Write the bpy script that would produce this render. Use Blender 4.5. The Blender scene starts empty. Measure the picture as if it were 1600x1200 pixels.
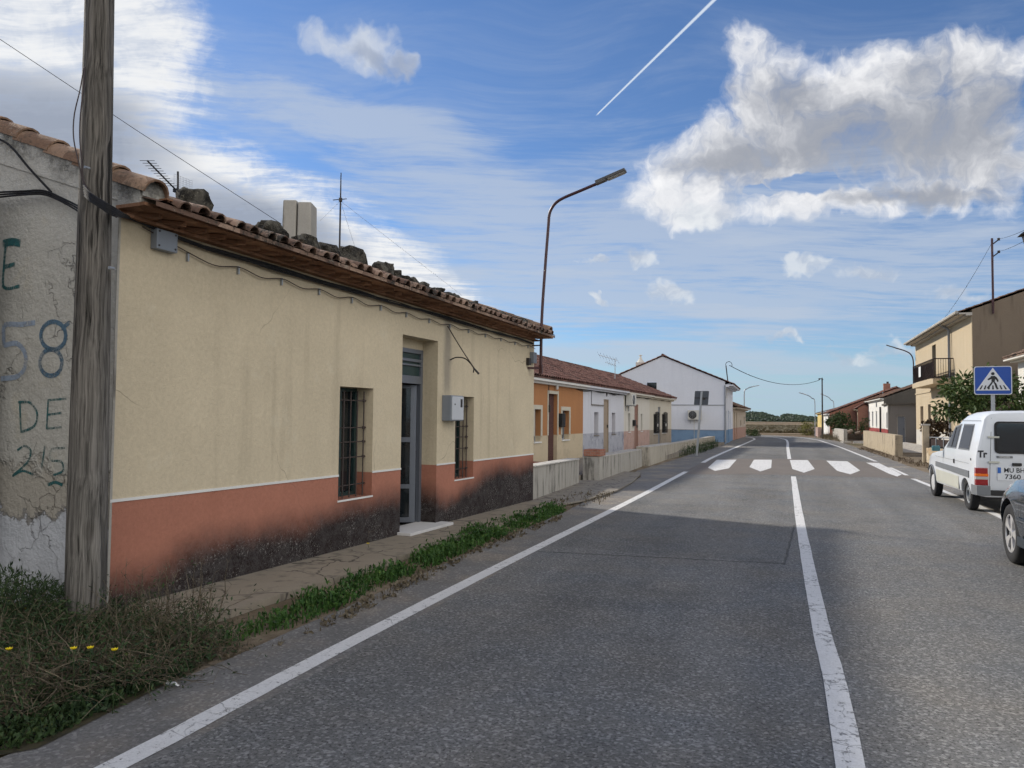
import bpy, bmesh, math, random
import numpy as np
from mathutils import Vector, noise as mnoise
PI = math.pi
R = random.Random(7)
scn = bpy.context.scene
COL = scn.collection

# ------------------------------------------------------------------ camera
FPX = 1200.0
PIT, YAW, ROL = math.radians(2.43), math.radians(22.0), math.radians(0.57)
EYE = np.array([0, 0, 1.6])
_f = np.array([-math.sin(YAW)*math.cos(PIT), math.cos(YAW)*math.cos(PIT), math.sin(PIT)])
_r0 = np.array([math.cos(YAW), math.sin(YAW), 0.]); _u0 = np.cross(_r0, _f)
_r = _r0*math.cos(ROL)+_u0*math.sin(ROL); _u = _u0*math.cos(ROL)-_r0*math.sin(ROL)
cam = bpy.data.cameras.new('camera'); camo = bpy.data.objects.new('camera', cam); COL.objects.link(camo)
cam.sensor_width = 36; cam.lens = 27.0; cam.clip_end = 6000; cam.clip_start = 0.05
from mathutils import Matrix
camo.matrix_world = Matrix(((_r[0], _u[0], -_f[0], 0), (_r[1], _u[1], -_f[1], 0), (_r[2], _u[2], -_f[2], 1.6), (0, 0, 0, 1)))
scn.camera = camo
# survey helpers: the real position of a feature on the ground or on a wall plane
def ray(x, y): return _f + _r*(x-800)/FPX + _u*(600-y)/FPX
def G(x, y, z=0.):
    d = ray(x, y); t = (z-EYE[2])/d[2]; return tuple(EYE+d*t)
def PX(x, y, X):
    d = ray(x, y); return tuple(EYE+d*(X/d[0]))
def PY(x, y, Y):
    d = ray(x, y); return tuple(EYE+d*(Y/d[1]))

# ------------------------------------------------------------------ node helpers
class V:
    nt = None
    def __init__(s, k): s.k = k
    @staticmethod
    def m(op, *a, clamp=False):
        n = V.nt.nodes.new('ShaderNodeMath'); n.operation = op; n.use_clamp = clamp
        for i, x in enumerate(a):
            if isinstance(x, V): V.nt.links.new(x.k, n.inputs[i])
            else: n.inputs[i].default_value = x
        return V(n.outputs[0])
    def __add__(s, o): return V.m('ADD', s, o)
    __radd__ = __add__
    def __sub__(s, o): return V.m('SUBTRACT', s, o)
    def __rsub__(s, o): return V.m('SUBTRACT', o, s)
    def __mul__(s, o): return V.m('MULTIPLY', s, o)
    __rmul__ = __mul__
    def __truediv__(s, o): return V.m('DIVIDE', s, o)
    def mx(s, o): return V.m('MAXIMUM', s, o)
    def mn(s, o): return V.m('MINIMUM', s, o)
    def ab(s): return V.m('ABSOLUTE', s)
    def cl(s): return V.m('ADD', s, 0.0, clamp=True)
def sstep(x, a, b, lo=0., hi=1.):
    n = V.nt.nodes.new('ShaderNodeMapRange'); n.interpolation_type = 'SMOOTHSTEP'
    V.nt.links.new(x.k, n.inputs[0])
    if a > b: a, b, lo, hi = b, a, hi, lo
    for i, q in ((1, a), (2, b), (3, lo), (4, hi)): n.inputs[i].default_value = q
    return V(n.outputs[0])
def col(c): return (c[0], c[1], c[2], 1.)
def mix(f, a, b, mode='MIX'):
    n = V.nt.nodes.new('ShaderNodeMix'); n.data_type = 'RGBA'; n.blend_type = mode; n.clamp_factor = True
    for i, x in ((0, f), (6, a), (7, b)):
        if isinstance(x, V): V.nt.links.new(x.k, n.inputs[i])
        else: n.inputs[i].default_value = col(x) if i else x
    return V(n.outputs[2])
def vec(x, y, z):
    n = V.nt.nodes.new('ShaderNodeCombineXYZ')
    for i, q in enumerate((x, y, z)):
        if isinstance(q, V): V.nt.links.new(q.k, n.inputs[i])
        else: n.inputs[i].default_value = q
    return V(n.outputs[0])
def vm(op, a, b):
    n = V.nt.nodes.new('ShaderNodeVectorMath'); n.operation = op
    for i, q in enumerate((a, b)):
        if isinstance(q, V): V.nt.links.new(q.k, n.inputs[i])
        elif q is not None: n.inputs[i].default_value = q
    return V(n.outputs[1] if op in ('DOT_PRODUCT', 'LENGTH') else n.outputs[0])
def sep(a):
    n = V.nt.nodes.new('ShaderNodeSeparateXYZ'); V.nt.links.new(a.k, n.inputs[0]); return [V(o) for o in n.outputs]
def pos():
    return V(V.nt.nodes.new('ShaderNodeNewGeometry').outputs['Position'])
def obc():
    return V(V.nt.nodes.new('ShaderNodeTexCoord').outputs['Object'])
def noi(p, sc, det=4., ro=.55, dist=0., out=0):
    n = V.nt.nodes.new('ShaderNodeTexNoise'); V.nt.links.new(p.k, n.inputs['Vector'])
    n.inputs['Scale'].default_value = sc; n.inputs['Detail'].default_value = det
    n.inputs['Roughness'].default_value = ro; n.inputs['Distortion'].default_value = dist
    return V(n.outputs[out])
def vor(p, sc, feat='DISTANCE_TO_EDGE', out='Distance', rnd=1.):
    n = V.nt.nodes.new('ShaderNodeTexVoronoi'); n.feature = feat; V.nt.links.new(p.k, n.inputs['Vector'])
    n.inputs['Scale'].default_value = sc; n.inputs['Randomness'].default_value = rnd
    return V(n.outputs[out])
def scl(p, s): return vm('MULTIPLY', p, s)
MATS = {}
def mat(name, fn):
    m = bpy.data.materials.new(name); m.use_nodes = True; nt = m.node_tree; V.nt = nt
    b = nt.nodes['Principled BSDF']
    d = fn()
    for k, v in d.items():
        if k in ('bump', 'bd', 'bs'): continue
        i = b.inputs[k]
        if isinstance(v, V): nt.links.new(v.k, i)
        elif isinstance(v, (tuple, list)): i.default_value = col(v)
        else: i.default_value = v
    if 'bump' in d:
        n = nt.nodes.new('ShaderNodeBump'); n.inputs['Distance'].default_value = d.get('bd', .01)
        n.inputs['Strength'].default_value = d.get('bs', .6)
        nt.links.new(d['bump'].k, n.inputs['Height']); nt.links.new(n.outputs[0], b.inputs['Normal'])
    MATS[name] = m
    return m
BC, RO, ME, SP = 'Base Color', 'Roughness', 'Metallic', 'Specular IOR Level'
def plain(name, c, rough=.7, var=.18, sc=6., metal=0., bs=.25, bd=.004, coat=0., spec=.5):
    def f():
        p = obc(); n1 = noi(p, sc, 5); n2 = noi(p, sc*9, 3)
        v = (n1*.7+n2*.3-.5)*2.*var+1.
        k = vec(v*c[0], v*c[1], v*c[2])
        d = {BC: k, RO: rough, ME: metal, 'bump': n2, 'bs': bs, 'bd': bd, SP: spec}
        if coat: d['Coat Weight'] = coat; d['Coat Roughness'] = .05
        return d
    return mat(name, f)

# ------------------------------------------------------------------ world and sun
SUND = Vector((-1.55, .45, 1.0)).normalized()
sun = bpy.data.lights.new('sun', 'SUN'); sun.energy = 3.0; sun.angle = math.radians(3.0); sun.color = (1, .93, .82)
suno = bpy.data.objects.new('sun', sun); COL.objects.link(suno)
suno.rotation_mode = 'QUATERNION'; suno.rotation_quaternion = SUND.to_track_quat('Z', 'Y')
suno.location = (-60, 20, 40)
wd = bpy.data.worlds.new('World'); scn.world = wd; wd.use_nodes = True
scn.view_settings.view_transform = 'Standard'; scn.view_settings.look = 'None'
scn.view_settings.exposure = 0.55; scn.view_settings.gamma = 1.0
SKY = .10          # background strength; cloud colours below are divided by it
def build_world():
    nt = wd.node_tree; V.nt = nt
    bg = nt.nodes['Background']; bg.inputs[1].default_value = SKY
    sk = nt.nodes.new('ShaderNodeTexSky'); sk.sky_type = 'NISHITA'; sk.sun_disc = False
    sk.sun_elevation = math.asin(SUND.z); sk.sun_rotation = math.atan2(SUND.x, SUND.y)
    sk.altitude = 400; sk.air_density = 1.0; sk.dust_density = .25; sk.ozone_density = 2.5
    D = V(nt.nodes.new('ShaderNodeTexCoord').outputs['Generated'])
    x, y, z = sep(D)
    A = V.m('ARCTAN2', x, y); E = V.m('ARCSINE', z)      # azimuth and elevation of the direction
    base = V(sk.outputs[0])
    K = .70/SKY
    def c(r, g, b): return (r*K, g*K, b*K)
    base = mix(1., base, (.54, .66, .82), 'MULTIPLY')
    def n2(p, sc, det, ro=.6, out=0):
        n = nt.nodes.new('ShaderNodeTexNoise'); n.noise_dimensions = '2D'; nt.links.new(p.k, n.inputs['Vector'])
        n.inputs['Scale'].default_value = sc; n.inputs['Detail'].default_value = det; n.inputs['Roughness'].default_value = ro
        return V(n.outputs[out])
    P = vec(A, E, 1.)
    nz = vm('SUBTRACT', n2(P, 7., 4, .6, 1), (.5, .5, .5)); nf = vm('SUBTRACT', n2(P, 24., 3, .6, 1), (.5, .5, .5))
    W = vm('ADD', vm('ADD', P, scl(nz, (.12, .08, 0))), scl(nf, (.03, .022, 0)))
    W2 = vm('ADD', P, scl(nz, (.035, .022, 0))); W3 = vm('ADD', P, scl(nf, (.06, .04, 0)))
    def ae(px, py):
        d = ray(px, py); return np.array([math.atan2(d[0], d[1]), math.asin(d[2]/np.linalg.norm(d))])
    def field(Q, L):
        r = None
        for b in L:
            cx, cy, rx, ry = b[:4]; a = math.radians(b[4] if len(b) > 4 else 0.)
            c0 = ae(cx, cy)
            J = np.array([(ae(cx+5, cy)-c0)/5, (ae(cx, cy+5)-c0)/5]).T       # d(az,el)/d(px)
            Rm = np.array([[math.cos(a), math.sin(a)], [-math.sin(a), math.cos(a)]])
            M = np.diag([1/rx, 1/ry])@Rm@np.linalg.inv(J); o = -M@c0
            u = vm('DOT_PRODUCT', Q, (M[0, 0], M[0, 1], o[0])); v = vm('DOT_PRODUCT', Q, (M[1, 0], M[1, 1], o[1]))
            q = V.m('MULTIPLY_ADD', u, u, v*v)
            r = q if r is None else r.mn(q)
        return 1.-r.mn(4.)
    # ---- cirrus veil: streaks on a high flat layer
    zz = z.mx(0.)+.07
    cp = vec((x*.92+y*.38)/zz, (y*.92-x*.38)/zz, 0.)
    nl = vm('SUBTRACT', n2(P, 3., 1, .4, 1), (.5, .5, .5)); cpw = vm('ADD', cp, scl(nl, (.45, .45, 0.)))
    s1 = n2(scl(cpw, (.45, 1.9, 1.)), 1.3, 5, .62); s2 = n2(scl(cpw, (.8, 3.0, 1.)), 3.2, 5, .66)
    s3 = n2(scl(vm('ADD', P, scl(nl, (.05, .03, 0.))), (1., 8., 1.)), 2.4, 5, .6)
    mid = sstep(z, .46, .26)
    ci = sstep(s1*.6+s2*.4, .40, .74)*(.20+.5*mid)
    bands = sstep(s3*.6+s1*.4, .38, .66)*sstep(z, .36, .20)*.85
    veil = field(W2, [(1000, 400, 520, 120, -4), (760, 330, 260, 90, 18), (560, 190, 260, 40, 12), (1350, 430, 330, 70, -3)])
    vl = sstep(veil+(s2-.5)*2.4+(s1-.5)*1.6, -.5, 1.1)*.7
    deck = field(W2, [(1010, 558, 330, 22, 1), (1330, 575, 220, 14, 2), (1000, 470, 420, 16, 1)])
    dk = sstep(deck+(s3-.5)*2.2, -.3, .8)*.7
    al = ci.mx(bands).mx(vl).mx(dk)
    cc = mix(al.cl(), base, c(.50, .57, .68))
    # ---- smooth bright cloud sheet on the left, near the sun
    sheet = field(W2, [(60, 110, 260, 250, 0), (190, 50, 120, 110, 20), (130, 360, 230, 190, 6), (330, 300, 260, 66, 24), (430, 350, 210, 80, 24), (520, 400, 170, 60, 14), (640, 440, 120, 40, 22)])
    fz = n2(W, 15., 6, .62)
    sh = sstep(sheet+(s2-.5)*1.5+(s1-.5)*1.0+(fz-.5)*1.2, -.6, .8)
    gr = field(W2, [(60, 190, 210, 75, 8), (60, 270, 230, 120, 0), (230, 340, 210, 75, 18), (400, 340, 150, 42, 20), (450, 380, 110, 24, 12)])
    gs = sstep(gr+(s1-.5)*.8, -.75, .95)
    cc = mix(sh*.96, cc, mix((gs+(fz-.5)*.5+(s2-.5)*.5).cl(), mix(sstep(s2*.6+fz*.4, .36, .62), c(.60, .65, .74), c(.95, .95, .94)), c(.33, .37, .45)))
    # ---- cumulus
    cum = [(1495, 105, 100, 62), (1410, 110, 110, 58, -8), (1320, 150, 100, 48), (1200, 100, 60, 52), (1180, 165, 52, 60), (1260, 205, 130, 72), (1268, 140, 66, 52), (1330, 118, 60, 44),
           (1400, 205, 150, 74), (1525, 200, 76, 96), (1110, 238, 110, 46, -10), (1190, 265, 120, 44), (1070, 295, 90, 44), (1100, 332, 70, 26),
           (1580, 250, 50, 84), (1440, 288, 120, 36), (1290, 318, 130, 26, -3)]
    small = [(520, 52, 52, 22, 20), (580, 76, 56, 26, 26), (622, 104, 24, 20, 40)]
    smallb = [(1044, 457, 36, 14, 4), (930, 405, 17, 8), (997, 405, 24, 14), (1358, 425, 48, 13, 3), (938, 464, 13, 5), (1222, 524, 34, 8), (1335, 557, 60, 14, 4),
              (1492, 462, 36, 16), (1255, 410, 44, 13), (1410, 545, 44, 12), (1095, 336, 56, 18)]
    f1 = field(W, cum)+(fz-.5)*2.6
    f1 = f1-sstep(field(W, [(1255, 283, 56, 19, 8), (1190, 292, 26, 12)]), -.4, .7)*1.6
    d1 = sstep(f1, -.55, 1.0)
    d2 = sstep(field(W, small)+(fz-.5)*3.0, -.8, 1.3)*.8
    d3 = sstep(field(W3, smallb)+(fz-.5)*2.6, -.6, 1.1)*.75
    gsh = field(W3, [(1330, 210, 210, 68, -10), (1470, 200, 140, 92), (1230, 160, 70, 40), (1180, 248, 120, 24, -8), (1450, 306, 130, 18), (1560, 170, 60, 60), (640, 105, 24, 20, 20), (600, 98, 40, 14, 25)])
    g1 = sstep(gsh+(s1-.5)*.8-(fz-.5)*2.6, -1.5, 1.2)
    wht = mix(sstep(fz, .25, .75), c(.66, .68, .73), c(.95, .95, .96))
    cc = mix(d1*.97, cc, mix(g1*.95, wht, c(.33, .35, .40)))
    cc = mix(d2, cc, mix(g1, c(.66, .70, .76), c(.40, .44, .52)))
    cc = mix(d3, cc, mix(sstep(fz, .35, .65), c(.46, .52, .62), c(.74, .78, .82)))
    # ---- contrail
    a = ray(1122, -6); b = ray(932, 180); a = a/np.linalg.norm(a); b = b/np.linalg.norm(b)
    n = np.cross(a, b); n = n/np.linalg.norm(n); t = b-a; Lt = float(t@t)
    off = vm('DOT_PRODUCT', D, tuple(n)); al_ = (vm('DOT_PRODUCT', D, tuple(t/Lt))-float(a@t/Lt))
    wdt = 1.-al_*.55
    ln = sstep(off.ab()*FPX/(wdt.mx(.1)), 3.2, .8)*sstep(al_, 1.01, .98)*sstep(al_, -.6, -.3)
    cc = mix(ln*.85, cc, c(.72, .80, .90))
    fl = sstep(vm('DOT_PRODUCT', D, (.80, -.60, .0)), .10, .60)*sstep(z, -.02, .12)  # bright sky added behind the camera as fill light for the shaded facades
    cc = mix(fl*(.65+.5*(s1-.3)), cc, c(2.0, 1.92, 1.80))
    # pale blue air low down, then the ground side of the world below the horizon
    cc = mix(sstep(E, .11, .0)*.62, cc, c(.36, .54, .66))
    cc = mix(sstep(z, .0, -.04), cc, c(.16, .15, .13))
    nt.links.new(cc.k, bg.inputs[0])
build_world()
wd.cycles.sampling_method = 'MANUAL'; wd.cycles.sample_map_resolution = 512
scn.cycles.use_adaptive_sampling = True; scn.cycles.adaptive_threshold = 0.02; scn.cycles.adaptive_min_samples = 12
scn.cycles.use_denoising = True
scn.cycles.max_bounces = 5; scn.cycles.diffuse_bounces = 3; scn.cycles.glossy_bounces = 3; scn.cycles.transmission_bounces = 3
scn.cycles.sample_clamp_indirect = 6.0

# ------------------------------------------------------------------ mesh helpers
class MB:
    def __init__(s): s.v = []; s.f = []
    def add(s, vs, fs):
        o = len(s.v); s.v += [tuple(map(float, q)) for q in vs]; s.f += [tuple(i+o for i in f) for f in fs]; return s
    def quad(s, a, b, c, d): return s.add([a, b, c, d], [(0, 1, 2, 3)])
    def poly(s, pts): return s.add(pts, [tuple(range(len(pts)))])
    def box(s, x0, x1, y0, y1, z0, z1, fn=None):
        p = [(x, y, z) for z in (z0, z1) for y in (y0, y1) for x in (x0, x1)]
        if fn: p = [fn(*q) for q in p]
        return s.add(p, [(0, 2, 3, 1), (4, 5, 7, 6), (0, 1, 5, 4), (2, 6, 7, 3), (0, 4, 6, 2), (1, 3, 7, 5)])
    def prism(s, pts, off):
        n = len(pts); q = [tuple(np.add(p, off)) for p in pts]
        s.add(list(pts)+q, [tuple(range(n))[::-1], tuple(range(n, 2*n))]+[(i, (i+1) % n, n+(i+1) % n, n+i) for i in range(n)]); return s
    def tube(s, path, r, k=8, caps=True):
        P = [Vector(p) for p in path]; n = len(P); rr = r if isinstance(r, (list, tuple)) else [r]*n
        up = Vector((0, 0, 1)); vs = []; fs = []
        t0 = (P[1]-P[0]).normalized(); a = t0.orthogonal().normalized()
        for i in range(n):
            t = (P[min(i+1, n-1)]-P[max(i-1, 0)]).normalized()
            a = (a-t*a.dot(t)); a = a.normalized() if a.length > 1e-6 else t.orthogonal().normalized()
            b = t.cross(a)
            for j in range(k):
                an = 2*PI*j/k; vs.append(P[i]+(a*math.cos(an)+b*math.sin(an))*rr[i])
        for i in range(n-1):
            for j in range(k):
                fs.append((i*k+j, i*k+(j+1) % k, (i+1)*k+(j+1) % k, (i+1)*k+j))
        if caps: fs += [tuple(range(k))[::-1], tuple(range((n-1)*k, n*k))]
        return s.add(vs, fs)
    def lathe(s, prof, c, ax, k=32):
        # prof: (distance along axis, radius)
        ax = Vector(ax).normalized(); a = ax.orthogonal().normalized(); b = ax.cross(a); c = Vector(c); vs = []; fs = []; n = len(prof)
        for h, r in prof:
            for j in range(k):
                an = 2*PI*j/k; vs.append(c+ax*h+(a*math.cos(an)+b*math.sin(an))*r)
        for i in range(n-1):
            for j in range(k): fs.append((i*k+j, i*k+(j+1) % k, (i+1)*k+(j+1) % k, (i+1)*k+j))
        return s.add(vs, fs)
def mkmesh(name, mb, m, org=(0, 0, 0), smooth=None, bevel=0.):
    me = bpy.data.meshes.new(name)
    v = np.array(mb.v, dtype=float)-np.array(org, dtype=float)
    me.from_pydata(v.tolist(), [], mb.f); me.update()
    if bevel:
        bm = bmesh.new(); bm.from_mesh(me); bmesh.ops.recalc_face_normals(bm, faces=bm.faces)
        es = [e for e in bm.edges if len(e.link_faces) == 2 and e.calc_face_angle(0) > .6]
        bmesh.ops.bevel(bm, geom=es, offset=bevel, segments=2, profile=.6, affect='EDGES', clamp_overlap=True); bm.to_mesh(me); bm.free()
    if m: me.materials.append(MATS[m] if isinstance(m, str) else m)
    if smooth:
        me.polygons.foreach_set('use_smooth', [True]*len(me.polygons)); me.set_sharp_from_angle(angle=math.radians(smooth))
    me.update(); return me
class T:
    """a thing: an Empty at its base whose children are its parts"""
    def __init__(s, name, label, cat, loc=(0, 0, 0), group=None):
        s.o = bpy.data.objects.new(name, None); COL.objects.link(s.o); s.o.location = loc; s.loc = loc
        s.o.empty_display_size = .2
        s.o['label'] = label; s.o['category'] = cat
        if group: s.o['group'] = group
    def part(s, name, mb, m, parent=None, smooth=None, bevel=0., label=None, kind=None):
        o = bpy.data.objects.new(name, mkmesh(name, mb, m, s.loc, smooth, bevel)); COL.objects.link(o)
        o.parent = parent or s.o
        if label: o['label'] = label
        if kind: o['kind'] = kind
        return o
def solo(name, mb, m, label, cat, loc=None, group=None, kind=None, smooth=None, bevel=0.):
    v = np.array(mb.v); 
    if loc is None: loc = (v[:, 0].mean(), v[:, 1].mean(), v[:, 2].min())
    o = bpy.data.objects.new(name, mkmesh(name, mb, m, loc, smooth, bevel)); COL.objects.link(o); o.location = loc
    if label: o['label'] = label
    if cat: o['category'] = cat
    if group: o['group'] = group
    if kind: o['kind'] = kind
    return o
def struct(name, mb, m, smooth=None): return solo(name, mb, m, None, None, (0, 0, 0), kind='structure', smooth=smooth)
def copy_tree(o, parent=None):
    c = o.copy(); COL.objects.link(c); c.parent = parent
    for ch in [q for q in bpy.data.objects if q.parent == o]: copy_tree(ch, c)
    return c
class Fr:
    """a facade line: s along it, n out of it, z up"""
    def __init__(s, A, B, side=1):
        s.A = np.array([A[0], A[1]]); d = np.array([B[0]-A[0], B[1]-A[1]]); s.L = float(np.linalg.norm(d)); s.d = d/s.L
        s.n = np.array([s.d[1], -s.d[0]])*side
    def __call__(s, a, n, z): p = s.A+s.d*a+s.n*n; return (float(p[0]), float(p[1]), float(z))
    def box(s, mb, a0, a1, n0, n1, z0, z1): return mb.box(a0, a1, n0, n1, z0, z1, s)
    def turn(s, a, n=0., side=1):
        """frame at (a, n) whose s axis runs inwards (-n)"""
        p = s(a, n, 0); q = s(a, n-1, 0); return Fr(p, q, side)
    def sz(s, x, y, n=0.):
        d = ray(x, y); A3 = np.array(s(0, n, 0)); nn = np.array([s.n[0], s.n[1], 0.])
        t = ((A3-EYE)@nn)/(d@nn); p = EYE+d*t; return float((p[:2]-s.A)@s.d), float(p[2])
def wall_grid(mb, fr, s0, s1, z0, z1, holes, top=None):
    """facade sheet with openings and their reveals; holes: (s0,s1,z0,z1,depth)"""
    ss = sorted({s0, s1, *[h[i] for h in holes for i in (0, 1)]}); zs = sorted({z0, z1, *[h[i] for h in holes for i in (2, 3)]})
    for i in range(len(ss)-1):
        for j in range(len(zs)-1):
            a, b, c, d = ss[i], ss[i+1], zs[j], zs[j+1]; sm, zm = (a+b)/2, (c+d)/2
            if any(h[0] < sm < h[1] and h[2] < zm < h[3] for h in holes): continue
            mb.quad(fr(a, 0, c), fr(b, 0, c), fr(b, 0, d), fr(a, 0, d))
    for h in holes:
        a, b, c, d, e = h[:5]
        mb.quad(fr(a, 0, c), fr(a, 0, d), fr(a, -e, d), fr(a, -e, c)); mb.quad(fr(b, 0, c), fr(b, -e, c), fr(b, -e, d), fr(b, 0, d))
        mb.quad(fr(a, 0, d), fr(b, 0, d), fr(b, -e, d), fr(a, -e, d)); mb.quad(fr(a, 0, c), fr(a, -e, c), fr(b, -e, c), fr(b, 0, c))
def tile_sheet(mb, fr, s0, s1, n0, z0, n1, z1, pitch=.21, row=.38, amp=.045, seed=1, jit=.006):
    """barrel tiled roof plane from the eave (n0,z0) up to the ridge (n1,z1)"""
    L = math.hypot(n1-n0, z1-z0); ns = max(2, int(round((s1-s0)/pitch))); k = 6; rows = max(1, int(round(L/row))); rr = random.Random(seed)
    un = np.array([-(z1-z0), (n1-n0)])/L
    if un[1] < 0: un = -un
    vs = []; W = ns*k+1; js = [[rr.uniform(-jit, jit) for _ in range(rows)] for _ in range(ns+1)]
    for r in range(rows):
        for e in (0, 1):
            t = (r+e)/rows
            for i in range(W):
                ph = (i % k)/k; h = amp*(abs(math.sin(PI*ph)) if True else 0)*1.6
                h += (.022 if e == 0 else 0.)+js[i//k][r]
                n = n0+(n1-n0)*t+un[0]*h; z = z0+(z1-z0)*t+un[1]*h
                vs.append(fr(s0+(s1-s0)*i/(W-1), n, z))
    fs = []
    for r in range(rows*2-1):
        for i in range(W-1): fs.append((r*W+i, r*W+i+1, (r+1)*W+i+1, (r+1)*W+i))
    mb.add(vs, fs)
    # underside
    mb.quad(fr(s0, n0, z0-.02), fr(s1, n0, z0-.02), fr(s1, n1, z1-.02), fr(s0, n1, z1-.02))
    mb.quad(fr(s0, n0, z0-.02), fr(s0, n0, z0+.02), fr(s1, n0, z0+.02), fr(s1, n0, z0-.02))

# ------------------------------------------------------------------ materials
def m_asphalt():
    p = pos(); x, y, z = sep(p)
    big = noi(p, .35, 4, .6); md = noi(p, 2.2, 5, .6); fine = noi(p, 48., 4, .8); ag = vor(p, 62., 'F1', 'Color')
    agl = sep(ag)[0]
    v = .198+(big-.5)*.09+(md-.5)*.05
    v = v*(.80+1.35*(fine-.5))+(sstep(agl, .62, 1.)*.12-.022)-sstep(fine, .47, .36)*.06
    # long wheel-worn bands run with the road
    tr = noi(vec((x+y*.04)*1.0, y*.06, 0.), 1.5, 3, .5); v = v*(.66+.68*tr); v = v*sstep(noi(p, .16, 5, .7), .36, .50, .84, 1.04)
    # patch with a tarred seam
    xs = x+noi(p, 4., 3)*.06
    seam = (sstep((y-(9.1+(x+.4)*.16)+(noi(p, 5., 4)-.5)*.10).ab(), .028, .008)*sstep(x, -3.2, -3.1)*sstep(x, -.37, -.42)).mx(
        sstep((xs+.37).ab(), .022, .005)*sstep(y, 9.0, 9.05)*sstep(y, 12.6, 12.3)*.7)
    inp = sstep(y, 9.05, 9.15)*sstep(y, 12.6, 12.4)*sstep(x, -.37, -.42)
    v = v*(1.-inp*.10)
    v = v*(1.-seam*.65)
    warm = noi(p, 1.1, 3)
    c = vec(v*(1.02+(warm-.5)*.2), v*1.0, v*(.955-(warm-.5)*.25))
    h = fine*.6+agl*.4-seam*1.5
    return {BC: c, RO: .88, SP: .25, 'bump': h, 'bd': .006, 'bs': .85}
mat('asphalt', m_asphalt)
def m_shoulder():
    p = pos(); md = noi(p, 1.7, 5, .62); fine = noi(p, 45., 4, .8); ag = sep(vor(p, 55., 'F1', 'Color'))[0]
    v = (.20+(md-.5)*.13)*(.85+1.3*(fine-.5))+sstep(ag, .7, 1.)*.09-.01
    dust = sstep(noi(p, .9, 5, .6), .45, .65)
    c = mix(dust*.55, vec(v, v*.97, v*.93), vec(v*1.5+.03, v*1.3+.022, v*1.05+.012))
    return {BC: c, RO: .92, SP: .2, 'bump': fine*.6+md, 'bd': .012, 'bs': .8}
mat('shoulder', m_shoulder)
def m_band():
    p = pos(); md = noi(p, 1.2, 5, .6); fine = noi(p, 70., 3, .7)
    v = (.17+(md-.5)*.07)*(.65+.5*fine)
    return {BC: vec(v*1.06, v*.93, v*.82), RO: .85, SP: .25, 'bump': fine, 'bd': .005, 'bs': .8}
mat('crossing_band', m_band)
def m_paint():
    p = pos(); n = noi(p, 16., 6, .72); fine = noi(p, 75., 3, .7); big = noi(p, 1.5, 3)
    cr = vor(vm('ADD', p, scl(noi(p, 9., 3, .5, 0, 1), (.08, .08, 0.))), 5.)
    wear = sstep(n+(fine-.5)*.5+(big-.5)*.35, .57, .66).mx(sstep(cr, .018, .004)*sstep(big, .45, .6))
    v = .66+(big-.5)*.25+(fine-.5)*.40
    c = mix(wear*.8, vec(v, v*.99, v*.97), (.12, .12, .12))
    return {BC: c, RO: .75, SP: .3, 'bump': fine-wear, 'bd': .004, 'bs': .7}
mat('road_paint', m_paint)
def m_ground():
    p = pos(); md = noi(p, .8, 6, .65); f = noi(p, 18., 5, .7); far = noi(p, .015, 4)
    c = mix(sstep(md, .35, .68), (.15, .115, .078), (.30, .245, .18)); c = mix(sstep(f, .45, .7)*.6, c, (.09, .075, .05))
    c = mix(sstep(noi(p, .25, 3), .55, .65)*.5, c, (.08, .09, .03))
    return {BC: c, RO: .95, SP: .1, 'bump': f+md*2, 'bd': .03, 'bs': .7}
mat('dirt', m_ground)
def m_field():
    p = pos(); x, y, z = sep(p); st = noi(vec(x*.004, y*.03, 0.), 1.6, 4, .5); f = noi(p, .6, 5, .7)
    c = mix(sstep(st, .42, .46), (.10, .072, .042), (.26, .20, .135)); c = mix(sstep(st, .54, .58), c, (.13, .09, .055))
    c = mix(sstep(st, .63, .67), c, (.07, .065, .03)); c = mix(sstep(f, .4, .7)*.35, c, (.07, .055, .03))
    return {BC: c, RO: .95, SP: .1}
mat('field', m_field)
def m_conc(base=(.25, .225, .19), stain=.6, crack=.8):
    def f():
        p = pos(); md = noi(p, 1.6, 6, .65); fi = noi(p, 40., 4, .7); z = sep(p)[2]
        st = noi(scl(p, (5., 5., .5)), 1.3, 4)
        v = .72+.5*(md-.5)+.35*(fi-.5)+.28
        c = vec(v*base[0], v*base[1], v*base[2]); c = mix(sstep(st+(md-.5)*.6, .5, .72)*stain, c, (.07, .066, .058))
        cr = vor(vm('ADD', p, scl(noi(p, 3., 3, .5, 0, 1), (.4, .4, .4))), .9)
        c = mix(sstep(cr, .012, .003)*crack, c, (.05, .045, .04))
        return {BC: c, RO: .9, SP: .2, 'bump': fi+md, 'bd': .01, 'bs': .6}
    return f
mat('concrete', m_conc()); mat('footpath', m_conc((.27, .235, .185), .6)); mat('pale_concrete', m_conc((.46, .43, .38), .35))
mat('wall_concrete', m_conc((.38, .36, .32), .8, 0.)); mat('ochre_render', m_conc((.42, .35, .25), .6, .3)); mat('kerb_white', m_conc((.5, .48, .44), .3))
mat('pink_plinth', m_conc((.42, .30, .26), .6)); mat('grey_plinth', m_conc((.34, .31, .27), .6))
DADO = .90
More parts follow.
